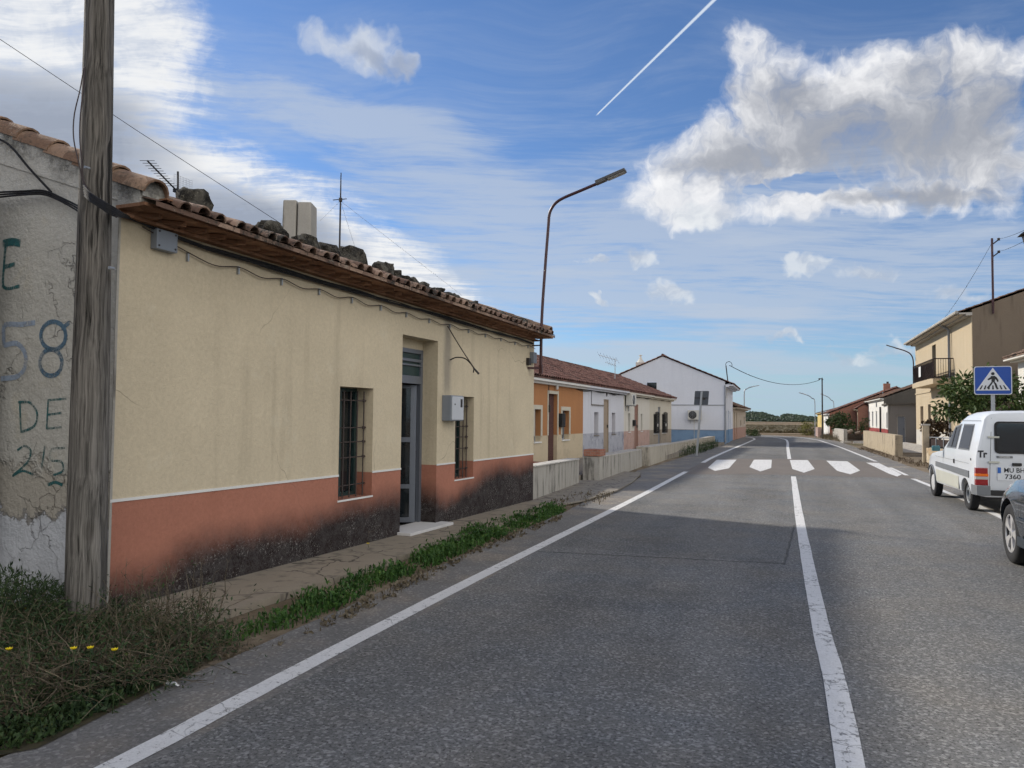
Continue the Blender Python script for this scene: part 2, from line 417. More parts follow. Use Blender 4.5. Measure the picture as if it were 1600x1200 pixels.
def m_cream(top=(.65, .555, .395), low=(.43, .185, .125)):
    def f():
        p = pos(); x, y, z = sep(p); md = noi(p, .9, 5, .6); fi = noi(p, 26., 4, .65); sp = noi(p, 90., 3, .7); s_ = y-4.45
        streak = noi(scl(p, (3., 3., .22)), 1.6, 4)
        v = .90+.36*(md-.5)+.30*(fi-.5)+.20*(sp-.5)+.22*(noi(p, .35, 3)-.5)
        c = vec(v*top[0], v*top[1], v*top[2])
        c = mix(sstep(streak, .54, .76)*.30, c, (.32, .27, .19)); c = mix(sstep(noi(p, 1.7, 6, .7), .58, .66)*.22, c, (.66, .60, .46))
        # rain streak under the old bracket
        rs = sstep((s_-5.62+(noi(p, 3., 3)-.5)*.12).ab(), .17, .03)*sstep(z, 1.75, 2.1)*sstep(x, -5.5, -5.3)
        c = mix(rs*.55, c, (.16, .15, .14))
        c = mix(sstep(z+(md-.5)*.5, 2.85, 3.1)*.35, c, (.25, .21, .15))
        b = .92+.3*(md-.5)+.35*(fi-.5)
        d = vec(b*low[0], b*low[1], b*low[2]); d = mix(sstep(noi(p, 2.4, 5, .7), .5, .75)*.35, d, (.30, .12, .075))
        edge = sstep(s_, .1, 1.2, .12, .34)+sstep((s_-5.9).ab(), .45, .0)*(-.14)+sstep(s_, 6.4, 7.2)*.16+sstep(s_, 2.2, 3.6)*.10-sstep((s_-5.55).ab(), .3, .05)*.12
        zz = z+(noi(p, 1.3, 5, .6)-.5)*.34+(noi(p, 14., 4, .7)-.5)*.07
        k = sstep(zz-edge, .34, -.10)
        d = mix(k*.97, d, mix(sstep(noi(p, 9., 5, .7)*.5+noi(p, 60., 3, .7)*.5, .38, .62), (.003, .003, .004), (.050, .050, .050)))
        ch = sstep(noi(scl(p, (1., 1., .8)), 46., 4, .8), .56, .64)*sstep(noi(p, 2.2, 4, .6), .42, .54)*sstep(z-edge, .12, -.05)
        d = mix(ch*.75, d, (.34, .32, .30))
        c = mix(sstep(z, DADO+.001, DADO-.001), c, d)
        cr = vor(vm('ADD', p, scl(noi(p, 1.5, 3, .5, 0, 1), (.8, .8, .8))), .45)
        c = mix(sstep(cr, .004, .0008)*.55*sstep(noi(p, .6, 2), .5, .6), c, (.10, .08, .06))
        return {BC: c, RO: .88, SP: .25, 'bump': fi*.8+sp*.6-ch*.6, 'bd': .008, 'bs': .75}
    return f
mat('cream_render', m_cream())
def m_oldrender():
    p = pos(); x, y, z = sep(p); w = vm('ADD', p, scl(noi(p, 3., 4, .6, 0, 1), (.5, .5, .5))); n1 = noi(w, 1.4, 6, .65); fi = noi(p, 30., 4, .7); n2 = noi(p, 5., 5, .6)
    v = .85+.5*(n1-.5)+.3*(fi-.5)
    c = vec(v*.56, v*.545, v*.50)
    c = mix(sstep(n1, .5, .64)*.6, c, (.36, .345, .31)); c = mix(sstep(noi(w, 2.6, 5, .6), .56, .7)*.45, c, (.50, .46, .37))
    lowb = z+(n1-.5)*.9+(n2-.5)*.3
    c = mix(sstep(lowb, 1.16, 1.06)*.8, c, (.38, .35, .30)); c = mix(sstep(lowb, .78, .70), c, mix(n2, (.42, .44, .48), (.62, .64, .68)))
    c = mix(sstep(lowb.ab()*0.+(lowb-.74).ab(), .035, .01)*.6, c, (.08, .07, .06))
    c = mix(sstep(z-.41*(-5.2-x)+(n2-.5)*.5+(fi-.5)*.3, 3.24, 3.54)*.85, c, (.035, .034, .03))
    cr = vor(vm('ADD', p, scl(noi(p, 4., 4, .6, 0, 1), (.35, .35, .35))), 2.4)
    ck = sstep(cr, .016, .003)*sstep(noi(p, 1.1, 3), .48, .62)
    c = mix(ck*.4, c, (.06, .055, .05))
    return {BC: c, RO: .92, SP: .2, 'bump': n1*1.5+fi*.6+n2-ck*.8-sstep(lowb, 1.16, 1.08)*.9, 'bd': .03, 'bs': .8}
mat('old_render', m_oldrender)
def m_wood():
    p = obc(); x, y, z = sep(p); w = vm('ADD', p, scl(noi(p, 1.2, 3, .5, 0, 1), (.10, .10, 0.)))
    g = noi(scl(w, (26., 26., .7)), 1.5, 6, .65); g2 = noi(scl(w, (60., 60., 1.6)), 1.5, 4, .6); b = noi(p, 1.3, 4)
    ck = sstep(noi(scl(w, (13., 13., .35)), 1.3, 3, .5), .39, .33)
    kn = vor(scl(p, (3.2, 3.2, 1.5)), 1., 'F1'); kr = sstep(kn, .17, .05); 
    v = .085+.40*(g-.5)+.26*(g2-.5)+.06*b
    c = mix(b, vec(v*1.05, v*1.0, v*.93), vec(v*1.0, v*.88, v*.74)); c = mix(ck*.85, c, (.012, .011, .01)); c = mix(kr*.6, c, (.03, .022, .016))
    c = mix(sstep(z, 2.6, .2)*.38, c, vec(v*1.7, v*1.62, v*1.5))
    return {BC: c, RO: .9, SP: .15, 'bump': g+g2*.5-ck*1.6-kr*.5, 'bd': .012, 'bs': .9}
mat('weathered_wood', m_wood)
def m_tile(a, b, lich=.5, dark=(.035, .033, .03)):
    def f():
        p = pos(); n = noi(p, 1.3, 4); k = sep(vor(p, 4.5, 'F1', 'Color'))[0]; fi = noi(p, 24., 5, .7)
        c = mix(sstep(k*.7+fi*.3, .2, .8), a, b); c = mix(sstep(n*.5+fi*.5, .47, .62)*lich, c, dark)
        c = mix(sstep(noi(p, 9., 5, .7), .60, .68)*lich*.6, c, (.34, .32, .26))
        return {BC: c, RO: .92, SP: .15, 'bump': fi, 'bd': .012, 'bs': .7}
    return f
mat('old_tile', m_tile((.14, .088, .066), (.34, .235, .175), 1.1, (.04, .038, .034))); mat('verge_tile', m_tile((.20, .125, .085), (.34, .23, .16), .7, (.08, .065, .05)))
mat('red_tile', m_tile((.115, .058, .047), (.23, .125, .10), .6)); mat('dark_tile', m_tile((.09, .06, .045), (.20, .12, .085), .6)); mat('brick_slab', m_tile((.20, .105, .062), (.30, .165, .10), .35, (.05, .035, .025)))
def m_stone():
    p = pos(); n = noi(p, 5., 6, .7); f = noi(p, 38., 4, .7)
    c = mix(sstep(n, .4, .62), (.030, .028, .025), (.13, .12, .10)); c = mix(sstep(f, .56, .68)*.6, c, (.30, .28, .22))
    return {BC: c, RO: .95, SP: .1, 'bump': n*2+f, 'bd': .03, 'bs': 1.}
mat('stone', m_stone)
def m_bricks(c1, c2, mort, sx=4., bump=True, fr=None):
    def f():
        p = pos(); x, y, z = sep(p)
        b = V.nt.nodes.new('ShaderNodeTexBrick'); V.nt.links.new(vec((x+y), z, 0.).k, b.inputs['Vector']); b.inputs['Scale'].default_value = sx
        b.inputs['Color1'].default_value = col(c1); b.inputs['Color2'].default_value = col(c2); b.inputs['Mortar'].default_value = col(mort); b.inputs['Mortar Size'].default_value = .02
        c = V(b.outputs[0]); n = noi(p, 3., 5); c = mix(sstep(n, .5, .8)*.4, c, (.08, .06, .05))
        return {BC: c, RO: .9, SP: .2, 'bump': noi(p, 40., 3), 'bd': .006}
    return f
mat('brick', m_bricks((.38, .17, .115), (.29, .125, .085), (.30, .22, .17), 4.))
mat('brown_blind', m_bricks((.13, .065, .055), (.10, .05, .045), (.04, .025, .022), 9.))
def m_plaster(base, dirt=(.2, .18, .15), amt=.35, low=None, zl=0., lowdirt=.0):
    def f():
        p = pos(); x, y, z = sep(p); md = noi(p, .7, 5, .6); fi = noi(p, 14., 4, .65); st = noi(scl(p, (3.5, 3.5, .3)), 1.2, 4)
        v = .93+.22*(md-.5)+.14*(fi-.5)
        c = vec(v*base[0], v*base[1], v*base[2]); c = mix(sstep(st+(md-.5)*.4, .52, .78)*amt, c, dirt)
        if low:
            d = vec(v*low[0], v*low[1], v*low[2]); nn = noi(p, 2.2, 5, .7)
            d = mix(sstep(nn, .48, .66)*max(lowdirt, .25), d, (low[0]*.4, low[1]*.42, low[2]*.48))
            if lowdirt: d = mix(sstep(noi(p, 6., 5, .7), .55, .7)*lowdirt, d, (.6, .6, .62))
            c = mix(sstep(z, zl+.01, zl-.01), c, d)
        return {BC: c, RO: .9, SP: .2, 'bump': fi+md, 'bd': .01, 'bs': .5}
    return f
mat('orange_render', m_plaster((.45, .215, .095), (.33, .16, .08), .3, (.60, .50, .35), 1.02))
mat('white_render', m_plaster((.66, .67, .72), (.42, .42, .42), .3, (.44, .45, .50), 1.0, .7))
mat('ivory_render', m_plaster((.68, .65, .58), (.40, .36, .30), .45, (.52, .36, .31), 1.0, .35))
mat('stone_cream_render', m_plaster((.62, .58, .49), (.38, .34, .27), .4, (.36, .31, .25), .98, .2))
mat('blue_white_render', m_plaster((.70, .72, .78), (.5, .52, .58), .2, (.20, .31, .46), .87, .0))
mat('beige_render', m_plaster((.52, .425, .29), (.40, .31, .2), .35, (.55, .52, .46), 1.0, .0))
mat('brown_gable', m_plaster((.22, .175, .13), (.07, .055, .042), .6)); mat('dark_gable', m_plaster((.14, .125, .105), (.05, .045, .04), .5))
mat('greyblock', m_plaster((.24, .22, .20), (.07, .06, .05), .6)); mat('white_red_render', m_plaster((.74, .72, .66), (.5, .46, .4), .3, (.33, .075, .07), .92))
mat('farcream_render', m_plaster((.52, .44, .35), (.3, .25, .2), .5, (.45, .28, .22), .9, .2)); mat('yellow_render', m_plaster((.66, .50, .2), (.5, .4, .2), .2))
mat('plain_white', m_plaster((.74, .73, .70), (.5, .48, .45), .25)); mat('ivory_trim', m_plaster((.60, .56, .46), (.4, .37, .3), .2)); mat('door_beige', m_plaster((.36, .29, .22), (.25, .2, .15), .2))
mat('door_pink', m_plaster((.32, .19, .15), (.2, .12, .1), .2)); mat('door_grey', m_plaster((.26, .27, .30), (.15, .15, .16), .3)); mat('marble', m_plaster((.62, .61, .60), (.3, .3, .3), .35))
mat('door_blue', m_plaster((.22, .38, .58), (.3, .4, .55), .2)); mat('balcony_brown', m_plaster((.05, .035, .032), (.03, .02, .02), .3))
plain('grey_metal', (.27, .285, .31), .45, .15, 8, .3); plain('galvanised', (.36, .38, .40), .45, .18, 14, .6); plain('dark_metal', (.035, .03, .03), .6, .3, 20, .2); plain('rust_bar', (.055, .04, .035), .75, .4, 30)
plain('frame_metal', (.16, .175, .205), .4, .12, 9, .35); plain('maroon_paint', (.055, .020, .022), .4, .3, 10, .1); plain('black_cable', (.010, .010, .012), .9, .2, 10); plain('brown_cable', (.03, .016, .016), .5, .2, 10)
plain('grey_plastic', (.20, .225, .26), .5, .1, 8); plain('meter_white', (.50, .52, .55), .45, .12, 9); plain('black', (.01, .01, .011), .6, .2); plain('sign_grey', (.075, .085, .10), .5, .12, 6, .3)
plain('sign_blue', (.002, .065, .36), .35, .05, 5); plain('sign_white', (.70, .72, .74), .4, .04, 5); plain('sign_black', (.008, .008, .01), .4, .1, 5)
plain('van_paint', (.70, .73, .76), .3, .09, 2, 0., .05, .001, .6); plain('van_lower', (.50, .50, .43), .45, .14, 3); plain('bumper_grey', (.16, .17, .18), .55, .12, 9); plain('rubber', (.018, .018, .019), .85, .2, 20)
plain('wheel_silver', (.62, .61, .60), .35, .08, 8, .45); mat('grey_tan', m_conc((.42, .385, .32), .75, 0.)); plain('hubcap', (.60, .60, .60), .4, .08, 8, .2); plain('red_lens', (.28, .008, .012), .2, .1, 10, 0, .3, .003, .6); plain('amber_lens', (.8, .16, .01), .2, .1, 10, 0, .3, .003, .5)
plain('clear_lens', (.45, .42, .40), .2, .1, 10); plain('car_paint', (.013, .026, .042), .22, .05, 2, .55, .03, .001, 1.); plain('car_trim', (.028, .036, .045), .5, .1); plain('chrome', (.6, .62, .65), .12, .03, 5, 1.)
plain('teal_plastic', (.05, .16, .18), .35, .1); plain('plate_white', (.66, .68, .70), .5, .04); plain('eu_blue', (.02, .12, .45), .4, .05); plain('text_black', (.012, .013, .02), .6, .1)
plain('ac_white', (.55, .54, .50), .5, .08); plain('lamp_head', (.09, .085, .08), .5, .15); plain('lamp_glass', (.32, .31, .28), .3, .1); pass
def m_spray(c0):
    def f():
        p = pos(); n = noi(p, 11., 5, .75); b = noi(p, 3., 3)
        return {BC: c0, RO: .9, SP: .1, 'Alpha': sstep(n+(b-.5)*.6, .30, .62, .12, .85)}
    return f
mat('graffiti_teal', m_spray((.045, .14, .145))); mat('graffiti_blue', m_spray((.12, .20, .28))); mat('graffiti_pale', m_spray((.34, .41, .52)))
plain('interior', (.05, .048, .045), .9, .2); plain('flower', (.80, .62, .01), .6, .1); plain('litter', (.7, .7, .7), .6, .1); plain('shutter_green', (.02, .045, .045), .4, .2)
def m_glass():
    p = pos(); n = noi(p, 3., 3); return {BC: mix(n, (.006, .008, .010), (.022, .028, .032)), RO: .06, SP: .6, 'bump': n, 'bd': .003, 'bs': .2}
mat('dark_glass', m_glass)
mat('car_glass', lambda: {BC: (.012, .02, .03), RO: .05, 'IOR': 1.75, SP: .5})
def m_leaf(a, b, c3=None, sc=3.):
    def f():
        p = pos(); n = noi(p, sc, 4); f_ = noi(p, sc*9, 3); c = mix(sstep(n*.5+f_*.5, .35, .65), a, b)
        if c3: c = mix(sstep(f_, .6, .72), c, c3)
        return {BC: c, RO: .6, SP: .3}
    return f
mat('leaf_dark', m_leaf((.030, .058, .014), (.085, .125, .03), (.20, .22, .07))); mat('leaf_olive', m_leaf((.022, .04, .012), (.06, .09, .022))); mat('leaf_brown', m_leaf((.05, .03, .015), (.10, .06, .025)))
mat('weed_green', m_leaf((.014, .048, .009), (.05, .115, .02), (.13, .17, .04), 5.)); mat('weed_dark', m_leaf((.012, .028, .010), (.04, .07, .022), (.08, .09, .03), 4.)); mat('dry_twig', m_leaf((.055, .045, .03), (.16, .13, .085), (.26, .22, .15), 6.))
mat('dry_brush', m_leaf((.055, .045, .02), (.13, .10, .05), (.05, .06, .02), 1.7)); mat('yellow_leaf', m_leaf((.10, .11, .02), (.22, .20, .05), (.07, .10, .02), 3.)); mat('wood_hill', m_leaf((.012, .024, .012), (.035, .055, .022), (.06, .07, .04), .05)); mat('bark', m_leaf((.05, .035, .022), (.11, .085, .06), None, 8.)); mat('moss', m_leaf((.035, .032, .018), (.085, .07, .04), (.04, .055, .015), 6.))

# ------------------------------------------------------------------ ground, road, markings
mb = MB(); mb.quad((-600, -600, -.012), (600, -600, -.012), (600, 78, -.012), (-600, 78, -.012)); struct('ground', mb, 'dirt')
mb = MB(); mb.quad((-2500, 78, -.012), (2500, 78, -.012), (2500, 3500, -.012), (-2500, 3500, -.012)); struct('field', mb, 'field')
def interp(pts, n=6):
    P = [np.array(p, float) for p in pts]; out = []
    P = [2*P[0]-P[1]]+P+[2*P[-1]-P[-2]]
    for i in range(1, len(P)-2):
        for k in range(n):
            t = k/n; a, b, c, d = P[i-1:i+3]
            out.append(.5*((2*b)+(-a+c)*t+(2*a-5*b+4*c-d)*t*t+(-a+3*b-3*c+d)*t**3))
    out.append(P[-2]); return out
CEN = interp([(.75, -14), (.42, -4), (.11, 3.93), (-.02, 6.46), (-.16, 9.25), (-.39, 14.26), (-.75, 22.9), (-1.26, 33.7), (-1.85, 47), (-2.3, 58), (-2.9, 66), (-4.6, 73), (-9, 79.5), (-18, 85.5), (-40, 94)])
def offs(L, o):
    L = [np.array(p) for p in L]; r = []
    for i, p in enumerate(L):
        t = L[min(i+1, len(L)-1)]-L[max(i-1, 0)]; t = t/np.linalg.norm(t); oo = o(p[1]) if callable(o) else o
        r.append(p+np.array([t[1], -t[0]])*oo)
    return r
def ribbon(mb, A, B, z):
    for i in range(len(A)-1): mb.quad((*A[i], z), (*B[i], z), (*B[i+1], z), (*A[i+1], z))
rr = random.Random(3)
def lerp(y, T_):
    for (a, p), (b, q) in zip(T_, T_[1:]):
        if y <= b: return p+(q-p)*max(0., (y-a))/(b-a)
    return T_[-1][1]
edgeL = lambda y: -lerp(y, [(-20, 3.7), (4, 3.72), (12, 3.72), (16, 3.85), (21, 3.9), (23, 4.45), (30, 4.2), (45, 4.0), (60, 3.7), (70, 3.4)])+.05*mnoise.noise(Vector((y*1.3, 0, 0)))
edgeR = lambda y: lerp(y, [(-20, 5.), (10, 4.8), (22, 4.7), (27, 3.9), (40, 3.9), (60, 3.6), (70, 3.4)])+.06*mnoise.noise(Vector((y*1.1, 5, 0)))
FC = interp([tuple(p) for p in CEN], 3)
mb = MB(); ribbon(mb, offs(FC, edgeL), offs(FC, -3.02), 0.); ribbon(mb, offs(FC, 3.1), offs(FC, edgeR), 0.); struct('road_shoulder', mb, 'shoulder')
mb = MB(); ribbon(mb, offs(FC, -3.02), offs(FC, 3.1), 0.); struct('road', mb, 'asphalt')
def line(name, path, w, z=.004, m='road_paint'):
    p = interp(path, 10); mb = MB(); A = offs(p, lambda y: -w/2+.006*mnoise.noise(Vector((y*9, 1, 0)))); B = offs(p, lambda y: w/2+.006*mnoise.noise(Vector((y*9, 7, 0)))); ribbon(mb, A, B, z); struct(name, mb, m)
LEFT = [(-2.72, -8), (-2.85, -1), (-2.98, 2.61), (-3.02, 3.35), (-3.1, 4.9), (-3.2, 7.45), (-3.30, 10.6), (-3.47, 15.66), (-3.8, 23.4)]
line('left_edge_line', LEFT, .14); line('left_edge_line', [(-4.02, 28.5), (-4.2, 32.6), (-4.42, 41), (-4.6, 50), (-4.8, 58), (-5.1, 65), (-6.3, 70.5), (-10.5, 76.5), (-19, 82.), (-38, 90)], .16)
line('left_edge_line', [(-3.83, 24.1), (-4.0, 28.2)], .10, m='crossing_band')
CC = [(.34, -4), (.11, 3.93), (-.02, 6.46), (-.16, 9.25), (-.39, 14.26), (-.76, 23.0)]
line('centre_line', CC, .13); line('centre_line', [(-1.24, 33.0), (-1.85, 47), (-2.3, 58), (-2.9, 66), (-4.6, 73), (-9, 79.5), (-18, 85.5), (-40, 94)], .15)
line('right_edge_line', [(3.3, -4), (2.9, 10), (2.76, 15.25), (2.7, 17.26), (2.57, 19.75), (2.30, 23.8)], .13)
line('right_edge_line', [(1.92, 33.0), (1.5, 40), (.95, 49), (.25, 58), (-.5, 66), (-2.4, 74.5), (-7.2, 82), (-17, 88.5), (-38, 97)], .15)
line('right_edge_line', [(2.28, 25.2), (2.12, 29.)], .12)
mb = MB(); pts = [G(1070, 741)[:2], G(1112, 716.5)[:2], G(1240, 717)[:2], G(1368, 722)[:2], G(1432, 748)[:2], G(1240, 742)[:2]]
mb.poly([(p[0], p[1], .003) for p in pts]); struct('crossing_band', mb, 'crossing_band')
for q in ([(1120, 718.5), (1151, 718.5), (1139, 732), (1117, 736), (1106, 731)], [(1178, 718.5), (1206, 718.5), (1205, 731.5), (1188, 737), (1171, 730)],
          [(1234, 719), (1262, 719), (1273, 733), (1256, 739), (1238, 733)], [(1291, 720), (1324, 721), (1344, 735.5), (1329, 741.5), (1308, 736)],
          [(1353, 723), (1373, 723.5), (1409, 741.5), (1402, 745), (1389, 740.5)]):
    mb = MB(); mb.poly([(*G(a, b)[:2], .007) for a, b in q][::-1]); struct('crosswalk_stripe', mb, 'road_paint')
# footpath along the cream house and concrete apron beyond it
mb = MB(); pth = [(-4.36, 4.0), (-4.32, 6), (-4.33, 9), (-4.3, 11.5), (-4.32, 13.2)]
pp = interp(pth, 8); A = [(-5.3, p[1]) for p in pp]; B = [(p[0]+.03*mnoise.noise(Vector((p[1]*2, 3, 0))), p[1]) for p in pp]
ribbon(mb, A, B, .05)
for i in range(len(B)-1): mb.quad((*B[i], .05), (*B[i], -.01), (*B[i+1], -.01), (*B[i+1], .05))
struct('footpath', mb, 'footpath')
mb = MB(); q = [(-5.5, 13.2), (-4.32, 13.2), (-4.16, 14), (-4.1, 16.2), (-4.3, 18.5), (-4.62, 20.8), (-4.85, 21.9), (-5.6, 22.0)]; mb.prism([(*p, .02) for p in q], (0, 0, .025)); struct('concrete_apron', mb, 'concrete')
mb = MB(); mb.box(-8.3, -5.6, 13.7, 49, -.01, .16); struct('terrace_floor', mb, 'concrete')
# right-hand yards
mb = MB(); q = [(3.0, 33.0), (7, 33.0), (7.3, 41), (5.9, 61), (1.6, 61), (3.1, 38.6)]; mb.poly([(*p, .0) for p in q]); struct('yard', mb, 'dirt')
mb = MB(); mb.poly([(3.6, 43, .01), (6.5, 43, .01), (5.7, 64, .01), (3.6, 64, .01)]); struct('yard_slab', mb, 'pale_concrete')
# hills
def hill(name, x0, x1, y, pts, dep=260):
    mb = MB(); nx = 90; ny = 10; vs = []
    for j in range(ny+1):
        t = j/ny; e = math.sin(PI*min(1., t*1.0)) if t < .5 else math.sin(PI*t)
        for i in range(nx+1):
            x = x0+(x1-x0)*i/nx; h = lerp(x, pts)*e*(1+.2*mnoise.noise(Vector((x*.02, j*.5, 0))))+1.2*e*mnoise.noise(Vector((x*.11, j*1.7, 3)))
            vs.append((x, y+dep*t+15*mnoise.noise(Vector((x*.01, j, 0))), h-.5))
    mb.add(vs, [(j*(nx+1)+i, j*(nx+1)+i+1, (j+1)*(nx+1)+i+1, (j+1)*(nx+1)+i) for j in range(ny) for i in range(nx)]); return struct(name, mb, 'wood_hill', 60)
def Xat(px, Y): return PY(px, 650, Y)[0]
HY = 620
hp = [(Xat(a, HY), b) for a, b in ((900, 3), (1100, 4.5), (1168, 6.0), (1190, 6.0), (1208, 3.4), (1219, 2.6), (1230, 4.6), (1243, 4.2), (1262, 2.8), (1290, 2.2), (1400, 2), (1900, 2))]
hill('hill', -520, 420, 490, hp)
# woodland on the hills
mb = MB(); rw = random.Random(5)
hp_ = 0
for _ in range(1100):
    px = rw.uniform(1130, 1310); y = rw.uniform(500, 640); x = Xat(px, y); t = (y-490)/260.; h0 = lerp(x, hp)*math.sin(PI*t)-.8; r = rw.uniform(.8, 1.9)
    vs = []; k = 7
    for j, (hh, ra) in enumerate(((0, .7), (.5, 1.), (.85, .7), (1.1, .12))):
        for i in range(k): an = 2*PI*(i+.5*(j % 2))/k; q = ra*r*rw.uniform(.75, 1.2); vs.append((x+q*math.cos(an), y+q*math.sin(an), h0+hh*r*rw.uniform(.9, 1.35)))
    mb.add(vs, [(j*k+i, j*k+(i+1) % k, (j+1)*k+(i+1) % k, (j+1)*k+i) for j in range(3) for i in range(k)])
solo('hill_wood', mb, 'wood_hill', 'dark green woodland covering the distant low hills', 'woodland', kind='stuff')

# ------------------------------------------------------------------ plants
def leaf(mb, c, d, n, L, W):
    d = d.normalized(); s = d.cross(n); s = s.normalized()*W if s.length > 1e-5 else Vector((W, 0, 0)); u = s.cross(d).normalized()*W*.35
    c = Vector(c); mb.add([c, c+d*L*.5+s-u*.6, c+d*L, c+d*L*.5-s-u*.6, c+d*L*.5+u*.6], [(0, 1, 4), (1, 2, 4), (2, 3, 4), (3, 0, 4)])
def rv(r): return Vector((r.gauss(0, 1), r.gauss(0, 1), r.gauss(0, 1))).normalized()
def crown(mb, C, rad, ncl, nl, L, W, seed, droop=0.):
    r = random.Random(seed); cl = []
    for _ in range(ncl):
        d = rv(r); q = r.uniform(.35, 1.)**.5; c = Vector((C[0]+d.x*rad[0]*q, C[1]+d.y*rad[1]*q, C[2]+d.z*rad[2]*q)); cl.append(c)
        cr = r.uniform(.16, .30)*min(rad)*1.35
        for _ in range(nl):
            e = rv(r); p = c+e*cr*r.uniform(.2, 1.)**.6; dd = e+rv(r)*.7+Vector((0, 0, -droop)); leaf(mb, p, dd, rv(r), L*r.uniform(.6, 1.2), W*r.uniform(.7, 1.2))
    return cl
def limbs(mb, base, top, cl, r0, seed, k=10):
    r = random.Random(seed); b = Vector(base); t = Vector(top); m = (b+t)/2+Vector((r.uniform(-.06, .06), r.uniform(-.06, .06), 0))
    mb.tube([b, m, t], [r0, r0*.8, r0*.65], 8)
    for c in r.sample(cl, min(k, len(cl))):
        q = (t+c)/2+Vector((r.uniform(-.1, .1), r.uniform(-.1, .1), r.uniform(0, .15))); mb.tube([t-Vector((0, 0, .1)), q, c], [r0*.5, r0*.3, r0*.12], 5)
def tree(name, label, cat, base, H, C, rad, ncl, nl, L, W, m, seed, r0=.07, droop=.3, group=None):
    t = T(name, label, cat, base, group); lv = MB(); cl = crown(lv, C, rad, ncl, nl, L, W, seed, droop)
    tk = MB(); limbs(tk, base, (C[0], C[1], base[2]+H), cl, r0, seed); t.part('trunk', tk, 'bark', smooth=60); t.part('crown', lv, m)
tree('loquat_tree', 'leafy green tree with drooping leaves behind the white van and the blue crossing sign', 'tree', (6.0, 33.9, 0), 1.4, (6.15, 34.0, 2.35), (2.05, 1.5, 1.1), 62, 66, .25, .05, 'leaf_dark', 11, .09, .4)
tree('loquat_tree', 'second leafy green crown right of the crossing sign, over the van roof', 'tree', (8.2, 34.6, 0), 1.4, (8.3, 34.6, 1.95), (1.2, 1.2, .85), 28, 66, .25, .05, 'leaf_dark', 12, .08, .4)
def xy_at(px, f):
    d = ray(px, 657); k = f/(d[0]*-math.sin(YAW)+d[1]*math.cos(YAW)); return (float(d[0]*k), float(d[1]*k))
bx, by = xy_at(1314, 68)
tree('dark_bush', 'rounded dark green tree in front of the far brick house', 'tree', (bx, by, 0), .7, (bx, by, 1.25), (1.15, 1.1, .85), 40, 45, .2, .06, 'leaf_olive', 13, .08)
bx, by = xy_at(1262, 78)
tree('roadside_bush', 'yellowish green bush at the far bend of the road', 'bush', (bx, by, 0), .3, (bx, by, .55), (.9, .9, .75), 26, 40, .2, .04, 'yellow_leaf', 14, .04, 0.)
bx, by = xy_at(1172, 72)
tree('roadside_bush', 'low dark bush beside the last cream house on the left', 'bush', (bx, by, 0), .15, (bx, by, .25), (.9, .8, .4), 20, 36, .16, .04, 'leaf_olive', 15, .04, 0.)
# far brush band
mb = MB(); rw = random.Random(8)
for _ in range(9000):
    px = rw.uniform(1140, 1300); f = 90+90*rw.random()**1.6; x, y = xy_at(px, f); h = rw.uniform(.15, .5)
    c = Vector((x, y, 0)); mb.add([c+Vector((-.10, 0, 0)), c+Vector((.10, .02, 0)), c+Vector((rw.uniform(-.25, .25), rw.uniform(-.2, .2), h)), c+Vector((-.05, .15, h*.6))], [(0, 1, 2), (0, 2, 3)])
solo('dry_brush', mb, 'dry_brush', 'dry brown and olive scrub on the fields past the bend', 'scrub', kind='stuff')
def weeds(name, label, poly, n, hmin, hmax, m, seed, bl=.006, leafy=.5, dens=None, lean=.35):
    r = random.Random(seed); P = [G(a, b)[:2] for a, b in poly]; xs = [p[0] for p in P]; ys = [p[1] for p in P]; mb = MB()
    def inside(x, y):
        c = False
        for i in range(len(P)):
            (x1, y1), (x2, y2) = P[i], P[i-1]
            if (y1 > y) != (y2 > y) and x < (x2-x1)*(y-y1)/(y2-y1)+x1: c = not c
        return c
    k = 0
    while k < n:
        x, y = r.uniform(min(xs), max(xs)), r.uniform(min(ys), max(ys))
        if not inside(x, y): continue
        g = mnoise.noise(Vector((x*2.3, y*2.3, seed)))
        if r.random() > .55+g*1.1: continue
        k += 1; h = r.uniform(hmin, hmax)*(1+.7*g); a = r.uniform(0, 2*PI); d = Vector((math.cos(a), math.sin(a), 0))*lean*h*r.uniform(.2, 1.6)
        b = Vector((x, y, -.01)); q = b+Vector((0, 0, h*.6))+d*.4; t = b+Vector((0, 0, h))+d; s = Vector((-math.sin(a), math.cos(a), 0))*bl*r.uniform(.6, 1.5)
        if r.random() > leafy: mb.add([b-s, b+s, q+s*.8, t, q-s*.8], [(0, 1, 2, 4), (4, 2, 3)])
        else:
            for _ in range(3): leaf(mb, b+(t-b)*r.uniform(.2, 1.), rv(r)+Vector((0, 0, .5)), rv(r), .030+.03*r.random(), .010+.008*r.random())
    return mb
m1 = weeds('w', '', [(342, 1004), (350, 1010), (430, 985), (480, 975), (600, 915), (660, 893), (740, 858), (830, 822), (884, 800), (862, 791), (800, 815), (745, 822), (700, 852), (600, 893), (500, 922), (440, 955)], 4600, .015, .14, 'weed_green', 21, leafy=.32)
solo('roadside_weeds', m1, 'weed_green', 'bright green weeds growing between the footpath and the road', 'weeds', kind='stuff')
m1 = weeds('w', '', [(1060, 714), (1100, 708), (1125, 697), (1110, 694), (1075, 705)], 1800, .1, .42, 'weed_green', 22)
solo('roadside_weeds', m1, 'weed_dark', 'green weeds along the low wall behind the left sign post', 'weeds', kind='stuff')
m1 = weeds('w', '', [(1278, 684), (1290, 688), (1312, 690), (1306, 683), (1290, 682)], 900, .1, .5, 'dry_brush', 23)
solo('roadside_weeds', m1, 'dry_brush', 'dry yellowish weeds on the far right verge', 'weeds', kind='stuff')
